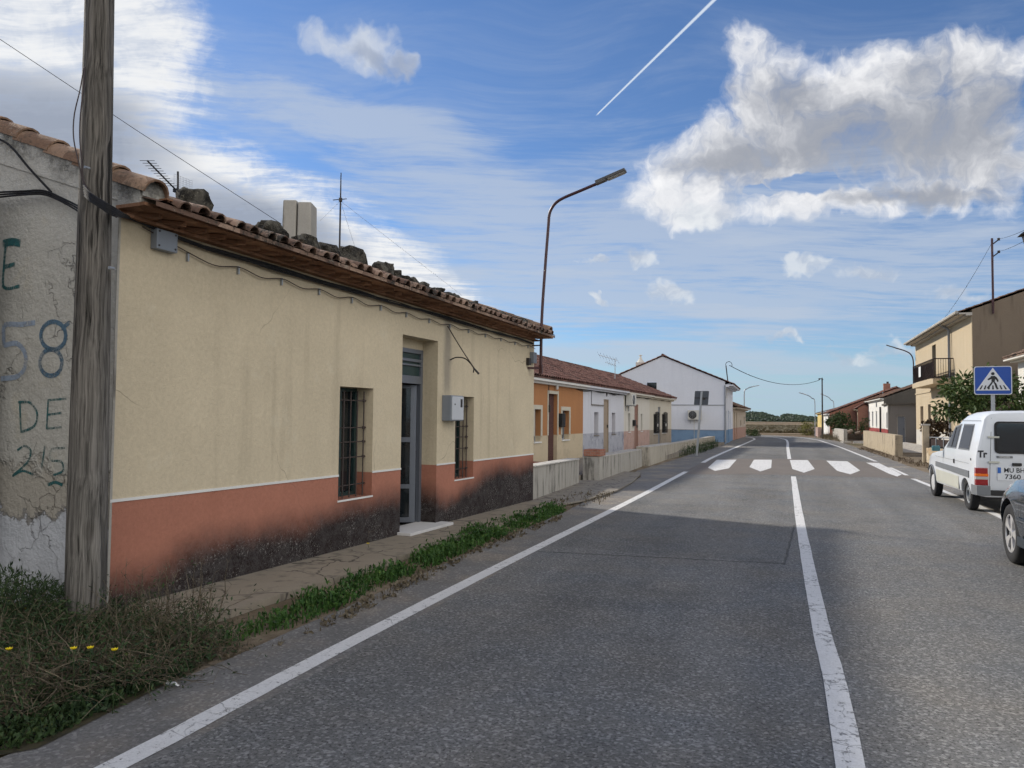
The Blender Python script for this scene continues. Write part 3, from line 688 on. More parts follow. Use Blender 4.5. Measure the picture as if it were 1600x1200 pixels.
m1 = weeds('w', '', [(840, 800), (935, 790), (960, 772), (900, 775), (845, 790)], 260, .03, .14, 'weed_dark', 24, leafy=.3); solo('roadside_weeds', m1, 'dry_twig', 'thin dry weeds in the cracks of the concrete apron', 'weeds', kind='stuff')
m1 = weeds('w', '', [(1340, 702), (1405, 722), (1470, 738), (1478, 728), (1410, 716), (1350, 699)], 700, .02, .10, 'dry_brush', 25, leafy=.6); solo('leaf_litter', m1, 'leaf_brown', 'fallen brown leaves and debris by the low ochre wall', 'debris', kind='stuff')
# tangled scrub at the foot of the pole
def scrub():
    r = random.Random(31); tw = MB(); gl = MB(); gr = MB()
    base = []
    poly = [(-60, 965), (100, 985), (200, 975), (320, 990), (345, 1015), (300, 1050), (200, 1092), (100, 1120), (-60, 1150)]
    P = [G(a, b)[:2] for a, b in poly]; xs = [p[0] for p in P]; ys = [p[1] for p in P]
    def inside(x, y):
        c = False
        for i in range(len(P)):
            (x1, y1), (x2, y2) = P[i], P[i-1]
            if (y1 > y) != (y2 > y) and x < (x2-x1)*(y-y1)/(y2-y1)+x1: c = not c
        return c
    n = 0
    while n < 1250:
        x, y = r.uniform(min(xs), max(xs)), r.uniform(min(ys), max(ys))
        if not inside(x, y): continue
        n += 1; hb = .17+.12*(mnoise.noise(Vector((x*2, y*2, 0)))+.5)*(1 if x < -4.6 else .8)
        a = r.uniform(0, 2*PI); L = r.uniform(.15, .5); pts = [Vector((x, y, r.uniform(-.01, hb*.5)))]
        d = Vector((math.cos(a), math.sin(a), r.uniform(.1, 1.3))).normalized(); ns = 4
        for k in range(ns): d = (d+rv(r)*.35+Vector((0, 0, -.16))).normalized(); q = pts[-1]+d*L/ns; q.z = max(q.z, .005); pts.append(q)
        tw.tube(pts, [.0034, .003, .0025, .002, .001], 3, False)
        if r.random() < .55:
            for k in range(5):
                b = pts[r.randint(1, 4)]; e = (rv(r)+Vector((0, 0, .2))).normalized()*r.uniform(.04, .12); tw.tube([b, b+e], [.0016, .0008], 3, False)
        if r.random() < .85:
            for k in range(9):
                b = pts[r.randint(1, 4)]+rv(r)*.05; leaf(gl, b, rv(r)+Vector((0, 0, .4)), rv(r), r.uniform(.015, .05), r.uniform(.003, .009))
    # left clump: fine dark green foliage
    m = 0
    while m < 10000:
        x, y = r.gauss(-5.35, .42), r.gauss(3.75, .42)
        if x > -4.6: continue
        h = .42*math.exp(-((x+5.5)**2/.5+(y-3.75)**2/.35))+.06; m += 1
        leaf(gr, (x, y, r.uniform(0, h)), rv(r)+Vector((0, 0, .8)), rv(r), r.uniform(.02, .07), r.uniform(.003, .007))
    for _ in range(3500):
        x, y = r.uniform(-5.2, -4.45), r.uniform(3.2, 4.25); leaf(gr, (x, y, r.uniform(0, .16)), rv(r)+Vector((0, 0, .5)), rv(r), r.uniform(.02, .05), r.uniform(.003, .008))
    solo('dry_scrub', tw, 'dry_twig', 'tangled dry twigs in the verge at the foot of the wooden pole', 'scrub', kind='stuff')
    solo('scrub_leaves', gl, 'weed_dark', 'small dull green leaves caught in the dry twigs by the pole', 'scrub', kind='stuff')
    solo('green_scrub', gr, 'weed_dark', 'dense dark green low plants against the old grey gable', 'plants', kind='stuff')
scrub()
# tall dry stalks by the pole, moss and verge soil
mb = MB(); r = random.Random(41)
for _ in range(26):
    x, y = r.uniform(-4.75, -4.25), r.uniform(4.1, 4.75); h = r.uniform(.2, .52); p = [Vector((x, y, 0))]
    for k in range(4): p.append(p[-1]+Vector((r.uniform(-.025, .025), r.uniform(-.025, .025), h/4)))
    mb.tube(p, [.004, .0035, .003, .002, .001], 4, False)
    for k in range(9): b = p[r.randint(1, 4)]; mb.tube([b, b+Vector((r.uniform(-.05, .05), r.uniform(-.05, .05), r.uniform(.01, .07)))], [.002, .001], 3, False)
solo('dry_stalks', mb, 'dry_twig', 'thin upright dry stalks between the pole and the orange wall base', 'dry plants', kind='stuff')
mb = MB(); q = [G(a, b)[:2] for a, b in [(-40, 1190), (60, 1170), (140, 1130), (250, 1075), (335, 1030), (345, 1005), (300, 985), (150, 975), (-60, 960)]]; mb.poly([(*p, .006) for p in q]); struct('verge_soil', mb, 'moss')
FL = [(39, 952), (93, 965), (115, 1013), (14, 1014), (141, 1012), (179, 1015), (34, 968), (575, 850)]
for i, (a, b) in enumerate(FL):
    p = Vector(G(a, b+2, .33 if i < 7 else .30)) if i != 7 else Vector(PX(575, 850, -4.95)); 
    if i in (0, 1, 6): p = Vector(PX(a, b, -5.6+.3*(i == 1)))
    t = T('yellow_flower', 'small yellow daisy-like flower among the verge plants left of the pole' if i < 7 else 'single yellow flower in front of the blackened wall base left of the door', 'flower', (p.x, p.y, 0), 'yellow flowers in the verge' if i < 7 else None)
    st = MB(); st.tube([(p.x, p.y, 0), (p.x+.01, p.y, p.z*.6), tuple(p)], [.0025, .002, .002], 4); t.part('stem', st, 'weed_dark')
    fl = MB()
    for k in range(9):
        an = 2*PI*k/9; d = Vector((math.cos(an)*.8, math.sin(an)*.5, .45)); leaf(fl, p, d, Vector((0, 0, 1)), .024, .008)
    t.part('petals', fl, 'flower')
for (a, b, w), lab in zip([(268, 1070, .05), (143, 1092, .07)], ('scrap of white litter at the edge of the asphalt', 'crumpled white wrapper under the twigs in the verge')):
    p = G(a, b, .012); mb = MB(); r = random.Random(a); vs = [(p[0]+w*(i-2)/2, p[1]+.02*(j-1)+r.uniform(-.01, .01), .008+r.uniform(0, .022)) for j in range(3) for i in range(5)]
    mb.add(vs, [(j*5+i, j*5+i+1, (j+1)*5+i+1, (j+1)*5+i) for j in range(2) for i in range(4)]); solo('litter', mb, 'litter', lab, 'litter', group='bits of white litter')

m1 = weeds('w', '', [(-60, 1185), (60, 1165), (140, 1125), (250, 1072), (335, 1030), (300, 1000), (100, 1060), (-60, 1100)], 3000, .015, .06, 'weed_dark', 26, leafy=.35, bl=.003)
solo('verge_grass', m1, 'weed_dark', 'short thin grass over the soil at the lower left corner', 'grass', kind='stuff')
m1 = weeds('w', '', [(340, 1012), (480, 985), (600, 925), (760, 850), (880, 806), (880, 812), (740, 868), (600, 942), (470, 1000), (350, 1030)], 900, .01, .05, 'weed_dark', 27, leafy=.3, bl=.003)
solo('verge_grass', m1, 'dry_twig', 'sparse dry blades at the outer edge of the green weeds', 'grass', kind='stuff')

# ------------------------------------------------------------------ text
def text_mb(txt, h, fn, ext=.002, bold=0., wd_=1.):
    """letters as geometry; fn(u, v, w) -> world, u right, v up, w out"""
    cu = bpy.data.curves.new('lettering', 'FONT'); cu.body = txt; cu.size = h*1.4; cu.extrude = ext; cu.align_x = 'CENTER'; cu.align_y = 'CENTER'; cu.offset = bold
    o = bpy.data.objects.new('lettering', cu); COL.objects.link(o); dg = bpy.context.evaluated_depsgraph_get(); me = bpy.data.meshes.new_from_object(o.evaluated_get(dg))
    mb = MB(); mb.add([fn(v.co.x*wd_, v.co.y, v.co.z) for v in me.vertices], [tuple(p.vertices) for p in me.polygons])
    bpy.data.objects.remove(o); bpy.data.curves.remove(cu); bpy.data.meshes.remove(me); return mb
# ------------------------------------------------------------------ openings
def opening(t, fr, h, wall=None):
    """h: dict s0 s1 z0 z1 d kind ..."""
    a, b, c, d, e = h['s0'], h['s1'], h['z0'], h['z1'], h['d']; k = h.get('kind', 'window'); fm = h.get('fm', 'plain_white'); fw = h.get('fw', .05)
    par = wall
    if k == 'window':
        mb = MB(); q = .03
        for A in ((a, a+fw, c, d), (b-fw, b, c, d), (a+fw, b-fw, c, c+fw), (a+fw, b-fw, d-fw, d)): fr.box(mb, A[0], A[1], -e, -e+.05, A[2], A[3])
        if h.get('split', True): m = (a+b)/2; fr.box(mb, m-fw*.4, m+fw*.4, -e, -e+.045, c+fw, d-fw)
        w = t.part('window', mb, fm); g = MB(); fr.box(g, a+.003, b-.003, -e-.03, -e-.01, c+.003, d-.003); t.part('pane', g, h.get('gm', 'dark_glass'), w)
        if h.get('sill', True): s = MB(); fr.box(s, a-.04, b+.04, -e+.02, .035, c-.035, c+.004); t.part('sill', s, h.get('sm', 'plain_white'), w)
    elif k == 'door':
        mb = MB(); fr.box(mb, a+.05, b-.05, -e-.05, -e-.005, c+.01, d-.05)
        for zz in (c+.25, (c+d)/2+.1): fr.box(mb, a+.14, b-.14, -e-.005, -e+.008, zz, zz+(d-c)*.3)
        w = t.part('door', mb, h.get('dm', 'door_beige'), bevel=.004); mb = MB()
        for A in ((a, a+.05, c, d), (b-.05, b, c, d), (a+.05, b-.05, d-.05, d)): fr.box(mb, A[0], A[1], -e-.03, -e+.03, A[2], A[3])
        t.part('door_frame', mb, h.get('fm', 'door_beige'), w); hb = MB(); fr.box(hb, b-.13, b-.10, -e+.0, -e+.05, (c+d)/2-.06, (c+d)/2+.06); t.part('handle', hb, 'dark_metal', w)
    elif k == 'blind':
        mb = MB(); fr.box(mb, a+.002, b-.002, -e-.03, -e, c, d-.002); t.part(h.get('name', 'roller_blind'), mb, h.get('dm', 'brown_blind'))
    if 'surround' in h:
        sw = h['surround']; mb = MB(); o = .02; bz = h.get('sz0', c)
        fr.box(mb, a-sw, a-.001, .001, o, bz, d+sw); fr.box(mb, b+.001, b+sw, .001, o, bz, d+sw); fr.box(mb, a-.001, b+.001, .001, o, d+.001, d+sw); t.part('surround', mb, h.get('surm', 'ivory_trim'))
def house(name, label, fr, s0, s1, dep, ze, zr, wm, rm, holes, over=.3, z0=0., near_gable=True, far_gable=True, gm=None, nr=None, dado_line=None, fascia=None, row=.38, pitch=.21, cat='house', gholes=(), verge=.12, rz=.10, amp=.045):
    t = T(name, label, cat, fr(s0, 0, 0)); nr = nr if nr is not None else dep/2
    w = MB(); wall_grid(w, fr, s0, s1, z0, ze, [(h['s0'], h['s1'], h['z0'], h['z1'], h['d']) for h in holes])
    w.quad(fr(s0, -dep, z0), fr(s1, -dep, z0), fr(s1, -dep, ze), fr(s0, -dep, ze))
    gz = [(0, z0), (0, ze), (-nr, zr), (-dep, ze), (-dep, z0)]
    w.poly([fr(s1, n, z) for n, z in gz])
    if gm is None and not gholes: w.poly([fr(s0, n, z) for n, z in gz][::-1])
    t.part('wall', w, wm)
    if gm is not None or gholes:
        g = MB(); ft = fr.turn(s0, 0)
        wall_grid(g, ft, 0, dep, z0, ze, [(h['s0'], h['s1'], h['z0'], h['z1'], h['d']) for h in gholes]); g.poly([fr(s0, 0, ze), fr(s0, -nr, zr), fr(s0, -dep, ze)])
        t.part('gable', g, gm or wm)
    fl = MB(); fl.quad(fr(s0, 0, z0+.004), fr(s1, 0, z0+.004), fr(s1, -dep, z0+.004), fr(s0, -dep, z0+.004)); t.part('floor', fl, 'interior')
    r = MB(); sl = (zr-ze)/nr; e0 = s0-(verge if near_gable else 0); e1 = s1+(verge if far_gable else 0)
    tile_sheet(r, fr, e0, e1, over, ze+rz-sl*over, -nr, zr+rz, pitch, row, amp, hash(label) % 97 if False else len(label)); tile_sheet(r, fr, e0, e1, -dep-over, ze+rz-sl*over, -nr, zr+rz, pitch, row, amp, len(label)+1)
    rf = t.part('roof', r, rm)
    rc = MB(); n = int((e1-e0)/.4)
    for i in range(n+1):
        a = e0+(e1-e0)*i/(n+1); rc.tube([fr(a, -nr, zr+rz+.035), fr(a+(e1-e0)/(n+1)+.03, -nr, zr+rz+.025)], [.085, .10], 8)
    t.part('ridge_tiles', rc, rm, rf)
    f = MB(); fr.box(f, e0, e1, .0, over-.03, ze+rz-sl*over-.10, ze+rz-sl*over-.025); fr.box(f, e0, e1, 0., over*.45, ze+rz-sl*over-.17, ze+rz-sl*over-.10); t.part('eave', f, fascia or wm)
    for h in holes: opening(t, fr, h)
    for h in gholes: opening(t, fr.turn(s0, 0), h)
    return t

# ------------------------------------------------------------------ the cream house
class SagFr(Fr):
    def up(s, a): return .14*min(1.15, max(0., 1-a/9.1))
    def __call__(s, a, n, z):
        k = min(1., max(0., (z-2.68)/.3)); return Fr.__call__(s, a, n, z+s.up(a)*k)
NH = SagFr((-5.2, 4.45), (-5.03, 13.55)); NL = NH.L
t = T('cream_house', 'single-storey house rendered cream over a terracotta dado, with a sagging tiled eave and barred windows', 'house', NH(0, 0, 0)); CH = t
HO = [(3.0, 3.69, .62, 1.93, .28), (4.36, 5.33, .06, 2.67, .30), (5.9, 6.53, .65, 1.9, .28)]
w = MB(); wall_grid(w, NH, 0, NL, -.05, 3.06, HO); w.quad(NH(0, 0, 3.06), NH(NL, 0, 3.06), NH(NL, 0, 3.28), NH(0, 0, 3.28))
GP = [(0, -.05), (0, 3.28), (-2.6, 4.17), (-5.2, 3.28), (-5.2, -.05)]
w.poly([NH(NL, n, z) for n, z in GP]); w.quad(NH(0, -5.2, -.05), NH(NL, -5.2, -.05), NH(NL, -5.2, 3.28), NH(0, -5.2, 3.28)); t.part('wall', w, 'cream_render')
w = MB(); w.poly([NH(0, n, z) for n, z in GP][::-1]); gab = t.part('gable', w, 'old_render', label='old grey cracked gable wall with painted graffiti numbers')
w = MB(); NH.box(w, .01, NL-.01, -5.1, -.34, .0, .05); t.part('floor', w, 'interior')
ss = [-.001, HO[0][0], HO[0][1], HO[1][0], HO[1][1], HO[2][0], HO[2][1], NL+.001]
for a, b in zip(ss[::2], ss[1::2]): w = MB(); NH.box(w, a, b, .001, .009, DADO-.008, DADO+.016); t.part('dado_trim', w, 'plain_white')
w = MB(); NH.box(w, -.004, .018, .002, .006, .02, 3.02); t.part('corner_bead', w, 'wall_concrete')
# windows of the cream house
for i, (a, b, c, d, e) in enumerate((HO[0], HO[2])):
    mb = MB(); fw = .045
    for A in ((a, a+fw, c, d), (b-fw, b, c, d), (a+fw, b-fw, c, c+fw), (a+fw, b-fw, d-fw, d), ((a+b)/2-.03, (a+b)/2+.03, c+fw, d-fw)): NH.box(mb, A[0], A[1], -e, -e+.04, A[2], A[3])
    wdw = t.part('window', mb, 'shutter_green'); g = MB(); NH.box(g, a+.004, b-.004, -e-.03, -e-.01, c+.004, d-.004); t.part('pane', g, 'dark_glass', wdw)
    g = MB(); nb = 5
    for k in range(nb): s = a+.07+(b-a-.14)*k/(nb-1); g.tube([NH(s, -.09, c-.005 if k != 2 else c+.0), NH(s+.004, -.09, d-.04)], .0085, 6)
    for q in (.12, .37, .50, .64, .89):
        z = d-(d-c)*q; g.tube([NH(a+.0, -.102, z), NH(b-.005, -.102, z+.004)], .0075, 6)
        g.lathe([(-.006, .0), (-.006, .02), (.01, .02), (.01, 0)], NH(b-.05, -.102, z+.004), (0, 1, 0), 8)
    t.part('grille', g, 'rust_bar', wdw)
    g = MB(); NH.box(g, a-.012, b+.012, -.0, .012, c-.02, c+.0); t.part('sill', g, 'plain_white', wdw)
# doorway
a, b, c, d, e = HO[1]; mb = MB(); FW = .06
for A in ((a, a+FW, c, d-.13), (b-FW, b, c, d-.13), (a+FW, b-FW, d-.19, d-.13), (a+FW, b-FW, 2.05, 2.16), (a+FW, b-FW, 2.36, 2.40), (a+FW, b-FW, 2.30, 2.325)): NH.box(mb, A[0], A[1], -e+.0, -e+.06, A[2], A[3])
dr = t.part('door_frame', mb, 'frame_metal', bevel=.003); g = MB(); NH.box(g, a+FW, b-FW, -e+.015, -e+.03, 2.16, d-.19); t.part('transom_pane', g, 'shutter_green', dr)
g = MB(); NH.box(g, a, b, -e+.004, -e+.05, d-.13, d); t.part('transom_board', g, 'cream_render', dr)
# open leaf, hinged on the far jamb and swung inwards
hx = NH(b-FW, -e-.005, 0); ang = math.radians(62); LD = Fr(hx[:2], (hx[0]-math.cos(PI/2-ang)*1.0, hx[1]-math.sin(PI/2-ang)*1.0+.0))
mb = MB(); LW = .80
for A in ((0, .085, c+.02, 2.04), (LW-.05, LW, c+.02, 2.04), (.085, LW-.05, c+.02, c+.09), (.085, LW-.05, .56, .62), (.085, LW-.05, 1.22, 1.29), (.085, LW-.05, 1.99, 2.04)): LD.box(mb, A[0], A[1], -.025, .025, A[2], A[3])
lf = t.part('door_leaf', mb, 'frame_metal', bevel=.003); g = MB(); LD.box(g, .08, LW-.045, -.008, .008, c+.08, 2.0); t.part('pane', g, 'dark_glass', lf)
g = MB(); LD.box(g, .03, .05, .026, .05, 1.05, 1.2); t.part('handle', g, 'galvanised', lf)
mb = MB(); LD2 = NH; NH.box(mb, a+FW, a+.37, -e+.005, -e+.045, c+.02, 2.05); NH.box(mb, a+.33, a+.37, -e+.045, -e+.065, c+.02, 2.05)
t.part('fixed_leaf', mb, 'frame_metal', dr, bevel=.003)
g = MB(); NH.box(g, a+FW+.05, a+.29, -e+.046, -e+.05, 1.1, 1.98); NH.box(g, a+FW+.05, a+.29, -e+.046, -e+.05, .25, 1.0); t.part('pane', g, 'dark_glass', dr)
mb = MB(); NH.box(mb, 4.30, 5.50, -.29, .20, .03, .085); t.part('doorstep', mb, 'marble', bevel=.006)
# eave: thin clay slabs, saw-tooth bricks, tiles
mb = MB(); NH.box(mb, -.0, NL+.02, .001, .09, 3.02, 3.045)
rr = random.Random(9)
for k in range(int(NL/.235)):
    s = .02+k*.235+rr.uniform(-.01, .01); z = 3.046+rr.uniform(-.004, .004); n1 = .19+rr.uniform(-.02, .02)
    mb.prism([NH(s, .0, z), NH(s+.215, .0, z), NH(s+.215, n1+.03, z), NH(s+.19, n1+.03, z)], (0, 0, .036))
for k in range(int(NL/.31)+1):
    s = -.03+k*.31; NH.box(mb, s, s+.304, .0, .31+rr.uniform(-.012, .012), 3.083+rr.uniform(-.003, .003), 3.108)
t.part('eave', mb, 'brick_slab')
SL = .345; RB = 3.108; NR = -2.6
def rz_(n): return RB+SL*(.42-n)
def barrel(mb, s, n, ln, r0, r1, lift=0., tw=0., th=.012, k=7, fr=NH):
    """clay tile with its low end at n, running up the slope"""
    cs = 1/math.hypot(1, SL); vs = []
    for e, rr_ in ((0, r0), (1, r1)):
        nn = n-ln*cs*e; zz = rz_(nn)+(lift if lift > .05 else lift*(1-e*.6))
        for q in (rr_, rr_-th):
            for j in range(k):
                an = PI*j/(k-1); vs.append(fr(s+tw*e-math.cos(an)*q, nn+math.sin(an)*q*SL*cs, zz+math.sin(an)*q*cs-.01))
    fs = []
    for j in range(k-1): fs += [(j, j+1, 2*k+j+1, 2*k+j), (k+j, 3*k+j, 3*k+j+1, k+j+1), (j, k+j, k+j+1, j+1), (2*k+j, 2*k+j+1, 3*k+j+1, 3*k+j)]
    mb.add(vs, fs)
mb = MB(); rr = random.Random(12); P_ = .205
ncol = int((NL-.2)/P_)
for i in range(ncol):
    for r in range(9):
        barrel(mb, .27+i*P_+rr.uniform(-.012, .012), .42-r*.345*.925+rr.uniform(-.025, .02), .42, .066+rr.uniform(-.008, .006), .058, .012+rr.uniform(0, .016), rr.uniform(-.012, .012))
ch = MB(); tile_sheet(ch, NH, .0, NL+.04, .40, rz_(.40)-.02, NR, rz_(NR)-.02, P_, .345, .012, 4); tile_sheet(ch, NH, .0, NL+.04, 2*NR-.4, rz_(NR)+SL*(NR-.4)-.02, NR, rz_(NR)-.02, P_, .345, .045, 5)
rf = t.part('roof', ch, 'old_tile'); t.part('cover_tiles', mb, 'old_tile', rf, smooth=50)
mb = MB()
for i in range(23): a = -.02+i*.41; mb.tube([NH(a, NR, rz_(NR)+.02), NH(a+.43, NR, rz_(NR)+.01)], [.075, .09], 8)
t.part('ridge_tiles', mb, 'old_tile', rf)
mb = MB()
for i in range(8): barrel(mb, .10+rr.uniform(-.01, .01), .30-i*.385+rr.uniform(-.02, .02), .47, .125, .118, .052+.026*i, rr.uniform(-.01, .01), .016, 9)
t.part('verge_tiles', mb, 'verge_tile', rf, smooth=50); mb = MB()
for i in range(8): barrel(mb, NL-.06+rr.uniform(-.01, .01), .34-i*.385, .47, .11, .10, .051, 0, .016, 9)
t.part('verge_tiles', mb, 'verge_tile', rf, smooth=50)
mb = MB(); PR = lambda n: rz_(n)+.05+.065*(.3-n)
q = [NH(-.012, .24, 3.10), NH(-.012, .24, PR(.24)), NH(-.012, NR, PR(NR)), NH(-.012, 2*NR, 3.3+.2), NH(-.012, 2*NR, 3.2), NH(-.012, NR, 4.0), NH(-.012, .0, rz_(0)-.10), NH(-.012, .0, 3.10)]
mb.prism(q, tuple(np.array(NH(.15, 0, 0))-np.array(NH(0, 0, 0)))); mb.add([NH(.10-math.cos(PI*k_/8)*.108, .262, rz_(.3)+.05+math.sin(PI*k_/8)*.108) for k_ in range(9)]+[NH(.208, .262, rz_(.3)+.02), NH(-.008, .262, rz_(.3)+.02)], [tuple(range(11))]); t.part('verge_mortar', mb, 'old_render', rf)
mb = MB()
for k in range(3):
    for j in (0, 1): NH.box(mb, .17+k*.055, .17+k*.055+.012, .2, .345, 3.13, 3.17)
NH.box(mb, .15, .36, .2, .345, 3.17, 3.182); t.part('hollow_brick', mb, 'brick_slab', rf)
# graffiti on the gable
GF = Fr(NH(0, 0, 0)[:2], NH(0, -6, 0)[:2], 1)
def z3(x, y): return (x/1.846, 350+y/1.846)
def stroke(mb, pts, w):
    P = []
    for x, y in pts: q = z3(x, y); P.append(np.array(GF.sz(*q)))
    w *= 1.3; P = interp(P, 5) if len(P) > 2 else [P[0], (P[0]+P[1])/2, P[1]]
    for i in range(len(P)-1):
        d = P[i+1]-P[i]; L = np.linalg.norm(d); 
        if L < 1e-6: continue
        m = np.array([-d[1], d[0]])/L*w/2; e = d/L*w*.25; a, b = P[i]-e, P[i+1]+e; o = .004+.0004*(i % 2)
        mb.quad(*[NH(o*-1, -q[0], q[1]) for q in (a-m, b-m, b+m, a+m)])
gn = .0
def ring(cx, cy, rx, ry, n=12, a0=0, a1=2*PI): return [(cx+rx*math.cos(a0+(a1-a0)*i/n), cy+ry*math.sin(a0+(a1-a0)*i/n)) for i in range(n+1)]
for lab, L in (('dark teal painted letter E', [([(10, 96), (34, 92), (56, 94)], .036), ([(16, 94), (12, 140), (10, 178), (26, 186), (56, 180)], .022), ([(14, 142), (42, 136)], .02)]),
               ('painted letter D', [([(58, 514), (62, 600)], .017), ([(55, 514), (88, 516), (108, 545), (100, 582), (64, 600)], .017)]),
               ('painted letter E after the D', [([(140, 508), (136, 590)], .015), ([(140, 508), (192, 504)], .014), ([(139, 550), (178, 545)], .014), ([(136, 590), (178, 586)], .014)]),
               ('faint painted digit 2', [([(52, 652), (72, 640), (90, 655), (78, 690), (38, 726), (66, 712), (96, 722)], .015)]), ('faint painted digit 1', [([(130, 642), (122, 702)], .015)]),
               ('faint painted digit 5', [([(188, 646), (150, 650), (147, 680), (178, 686), (182, 712), (156, 724)], .015)]), ('faint painted dash', [([(140, 752), (160, 745), (180, 752)], .02)]), ('faint painted slanting stroke', [([(214, 690), (196, 752)], .015)])):
    mb = MB()
    for pts, w in L: stroke(mb, pts, w)
    t.part('graffiti', mb, 'graffiti_teal', gab, label=lab)
mb = MB(); stroke(mb, ring(155, 322, 36, 40), .030); stroke(mb, ring(148, 400, 32, 38), .030); stroke(mb, [(180, 300), (200, 286)], .028); t.part('graffiti', mb, 'graffiti_blue', gab, label='painted blue digit 8')
mb = MB(); stroke(mb, [(100, 285), (60, 290), (16, 292), (12, 330), (14, 350)], .034); stroke(mb, [(14, 350), (50, 345), (74, 375), (72, 415), (50, 440), (6, 446)], .034); t.part('graffiti', mb, 'graffiti_pale', gab, label='painted pale blue digit 5')

# stones on the roof
def rock(name, c, sx, sy, sz, seed, label, m='stone', group='stones on the cream house roof'):
    bm = bmesh.new(); bmesh.ops.create_icosphere(bm, subdivisions=3, radius=1.); r = random.Random(seed); o = Vector((r.uniform(0, 99), r.uniform(0, 99), 0))
    mb = MB(); vs = []
    for v in bm.verts:
        q = v.co.copy(); q = Vector([math.copysign(abs(k)**.6, k) for k in q]); f = 1+.42*mnoise.noise(q*1.2+o)+.16*mnoise.noise(q*3.5+o)
        vs.append((c[0]+q.x*f*sx, c[1]+q.y*f*sy, c[2]+q.z*f*sz))
    mb.add(vs, [tuple(x.index for x in f.verts) for f in bm.faces]); bm.free(); return solo(name, mb, m, label, 'stone', group=group, smooth=50)
ST = [(302, 320, 60, 36), (424, 362, 52, 26), (476, 381, 44, 24), (512, 393, 32, 20), (551, 404, 46, 32), (600, 423, 30, 24), (641, 443, 22, 17), (660, 450, 20, 15), (682, 458, 17, 13), (702, 466, 28, 14), (737, 479, 26, 15), (755, 486, 16, 11), (777, 495, 26, 15), (796, 501, 14, 12), (812, 505, 22, 14), (838, 517, 30, 20)]
LB = ['large rounded grey stone nearest the television aerial on the roof', 'wide flat lichened stone left of the white chimney', 'brownish rough stone right at the foot of the white chimney', 'small dark stone between the brown stone and the blocky mast stone', 'big blocky dark stone below the thin mast',
      'single rounded stone just right of the big blocky mast stone']
ST += [(613, 430, 18, 14), (628, 437, 16, 12), (692, 463, 16, 12), (720, 474, 15, 12), (746, 484, 14, 12), (766, 491, 15, 12), (787, 499, 14, 12), (671, 455, 15, 11)]
for i, (cx, cy, wpx, hpx) in enumerate(ST):
    p = PX(cx, cy, -6.95 if i < 1 else -7.15)
    if i == 15: p = PX(cx, cy, -5.0)
    elif p[1] > 12.8 or i in (8, 9, 10, 11, 12, 13, 14): p = PY(cx, cy, 13.32)
    f = abs(p[1]*math.cos(YAW)-p[0]*math.sin(YAW)); k = f/FPX
    lab = LB[i] if i < len(LB) else ('squared stone on the very end of the eave beside the lamp pole' if i == 15 else 'small lichened stone in the line of stones along the far half of the cream roof')
    zr0 = rz_((np.array(p[:2])-NH.A)@NH.n)+.05+NH.up(float((np.array(p[:2])-NH.A)@NH.d)); hz = hpx*k*.56; zc = p[2] if i in (0, 15) else min(p[2], zr0+hz*.75)
    rock('roof_stone', (p[0], p[1], zc if i != 0 else p[2]+.03), .15, wpx*k*.54, hz, 50+i, lab, 'stone')
# chimney, mast, aerial
c0 = PX(468, 380, -7.9); t = T('chimney_block', 'cracked whitewashed square chimney on the roof ridge', 'chimney', (c0[0], c0[1], 4.1))
for k, (dx, hh) in enumerate(((-.125, .0), (.125, -.03))):
    mb = MB(); x0 = -7.9; a = math.radians(22); 
    def fn(u, v, z, dx=dx): tp = 1-.06*(z-4.3); u = (u+dx)*tp; v *= tp; return (x0+u*math.cos(a)-v*math.sin(a), c0[1]+u*math.sin(a)+v*math.cos(a), z)
    mb.box(-.115, .112, -.2, .2, 4.0, 5.06+hh, fn); t.part('block', mb, 'wall_concrete', bevel=.025)
m0 = (-7.5, 10.77); t = T('radio_mast', 'thin vertical mast with a short crossbar above the blocky roof stone', 'mast', (m0[0], m0[1], 4.0))
mb = MB(); mb.tube([(m0[0], m0[1], 4.0), (m0[0], m0[1], 5.1), (m0[0], m0[1], 5.68)], [.016, .014, .008], 6); t.part('pole', mb, 'dark_metal')
mb = MB(); mb.tube([(m0[0]-.13, m0[1]-.03, 5.22), (m0[0]+.09, m0[1]+.05, 5.24)], .008, 5); mb.lathe([(-.03, 0), (-.03, .03), (.03, .03), (.03, 0)], (m0[0], m0[1], 5.22), (0, 0, 1), 8); t.part('crossbar', mb, 'dark_metal')
for q in (PX(722, 462, -7.9), PX(562, 410, -7.2), PX(500, 345, -8.2)): mb = MB(); mb.tube([(m0[0], m0[1], 5.2), q], .0022, 4); t.part('guy_wire', mb, 'galvanised')
t = T('television_aerial', 'black comb-like television aerial with a wire reflector near the left end of the roof', 'aerial', PX(278, 305, -7.2))
a = Vector(PX(278, 268, -7.2)); b = Vector(PX(278, 312, -7.2)); mb = MB(); mb.tube([b, a], .012, 6); t.part('mast', mb, 'dark_metal')
p0 = Vector(PX(230, 251, -7.2)); p1 = Vector(PX(276, 298, -7.2)); mb = MB(); mb.tube([p0, p1], .010, 5); t.part('boom', mb, 'black')
vd = Vector(_r0); mb = MB()
for k in range(11): q = p0.lerp(p1, k/12); mb.tube([q-vd*(.085-.003*k), q+vd*(.085-.003*k)], .0035, 4)
t.part('elements', mb, 'dark_metal'); mb = MB(); mb.box(-.03, .03, -.03, .03, -.02, .02, lambda x, y, z: (p1[0]+x, p1[1]+y, p1[2]+z)); t.part('connector', mb, 'black')
mb = MB(); c1, c2 = Vector(PX(272, 272, -7.2)), Vector(PX(300, 302, -7.2))
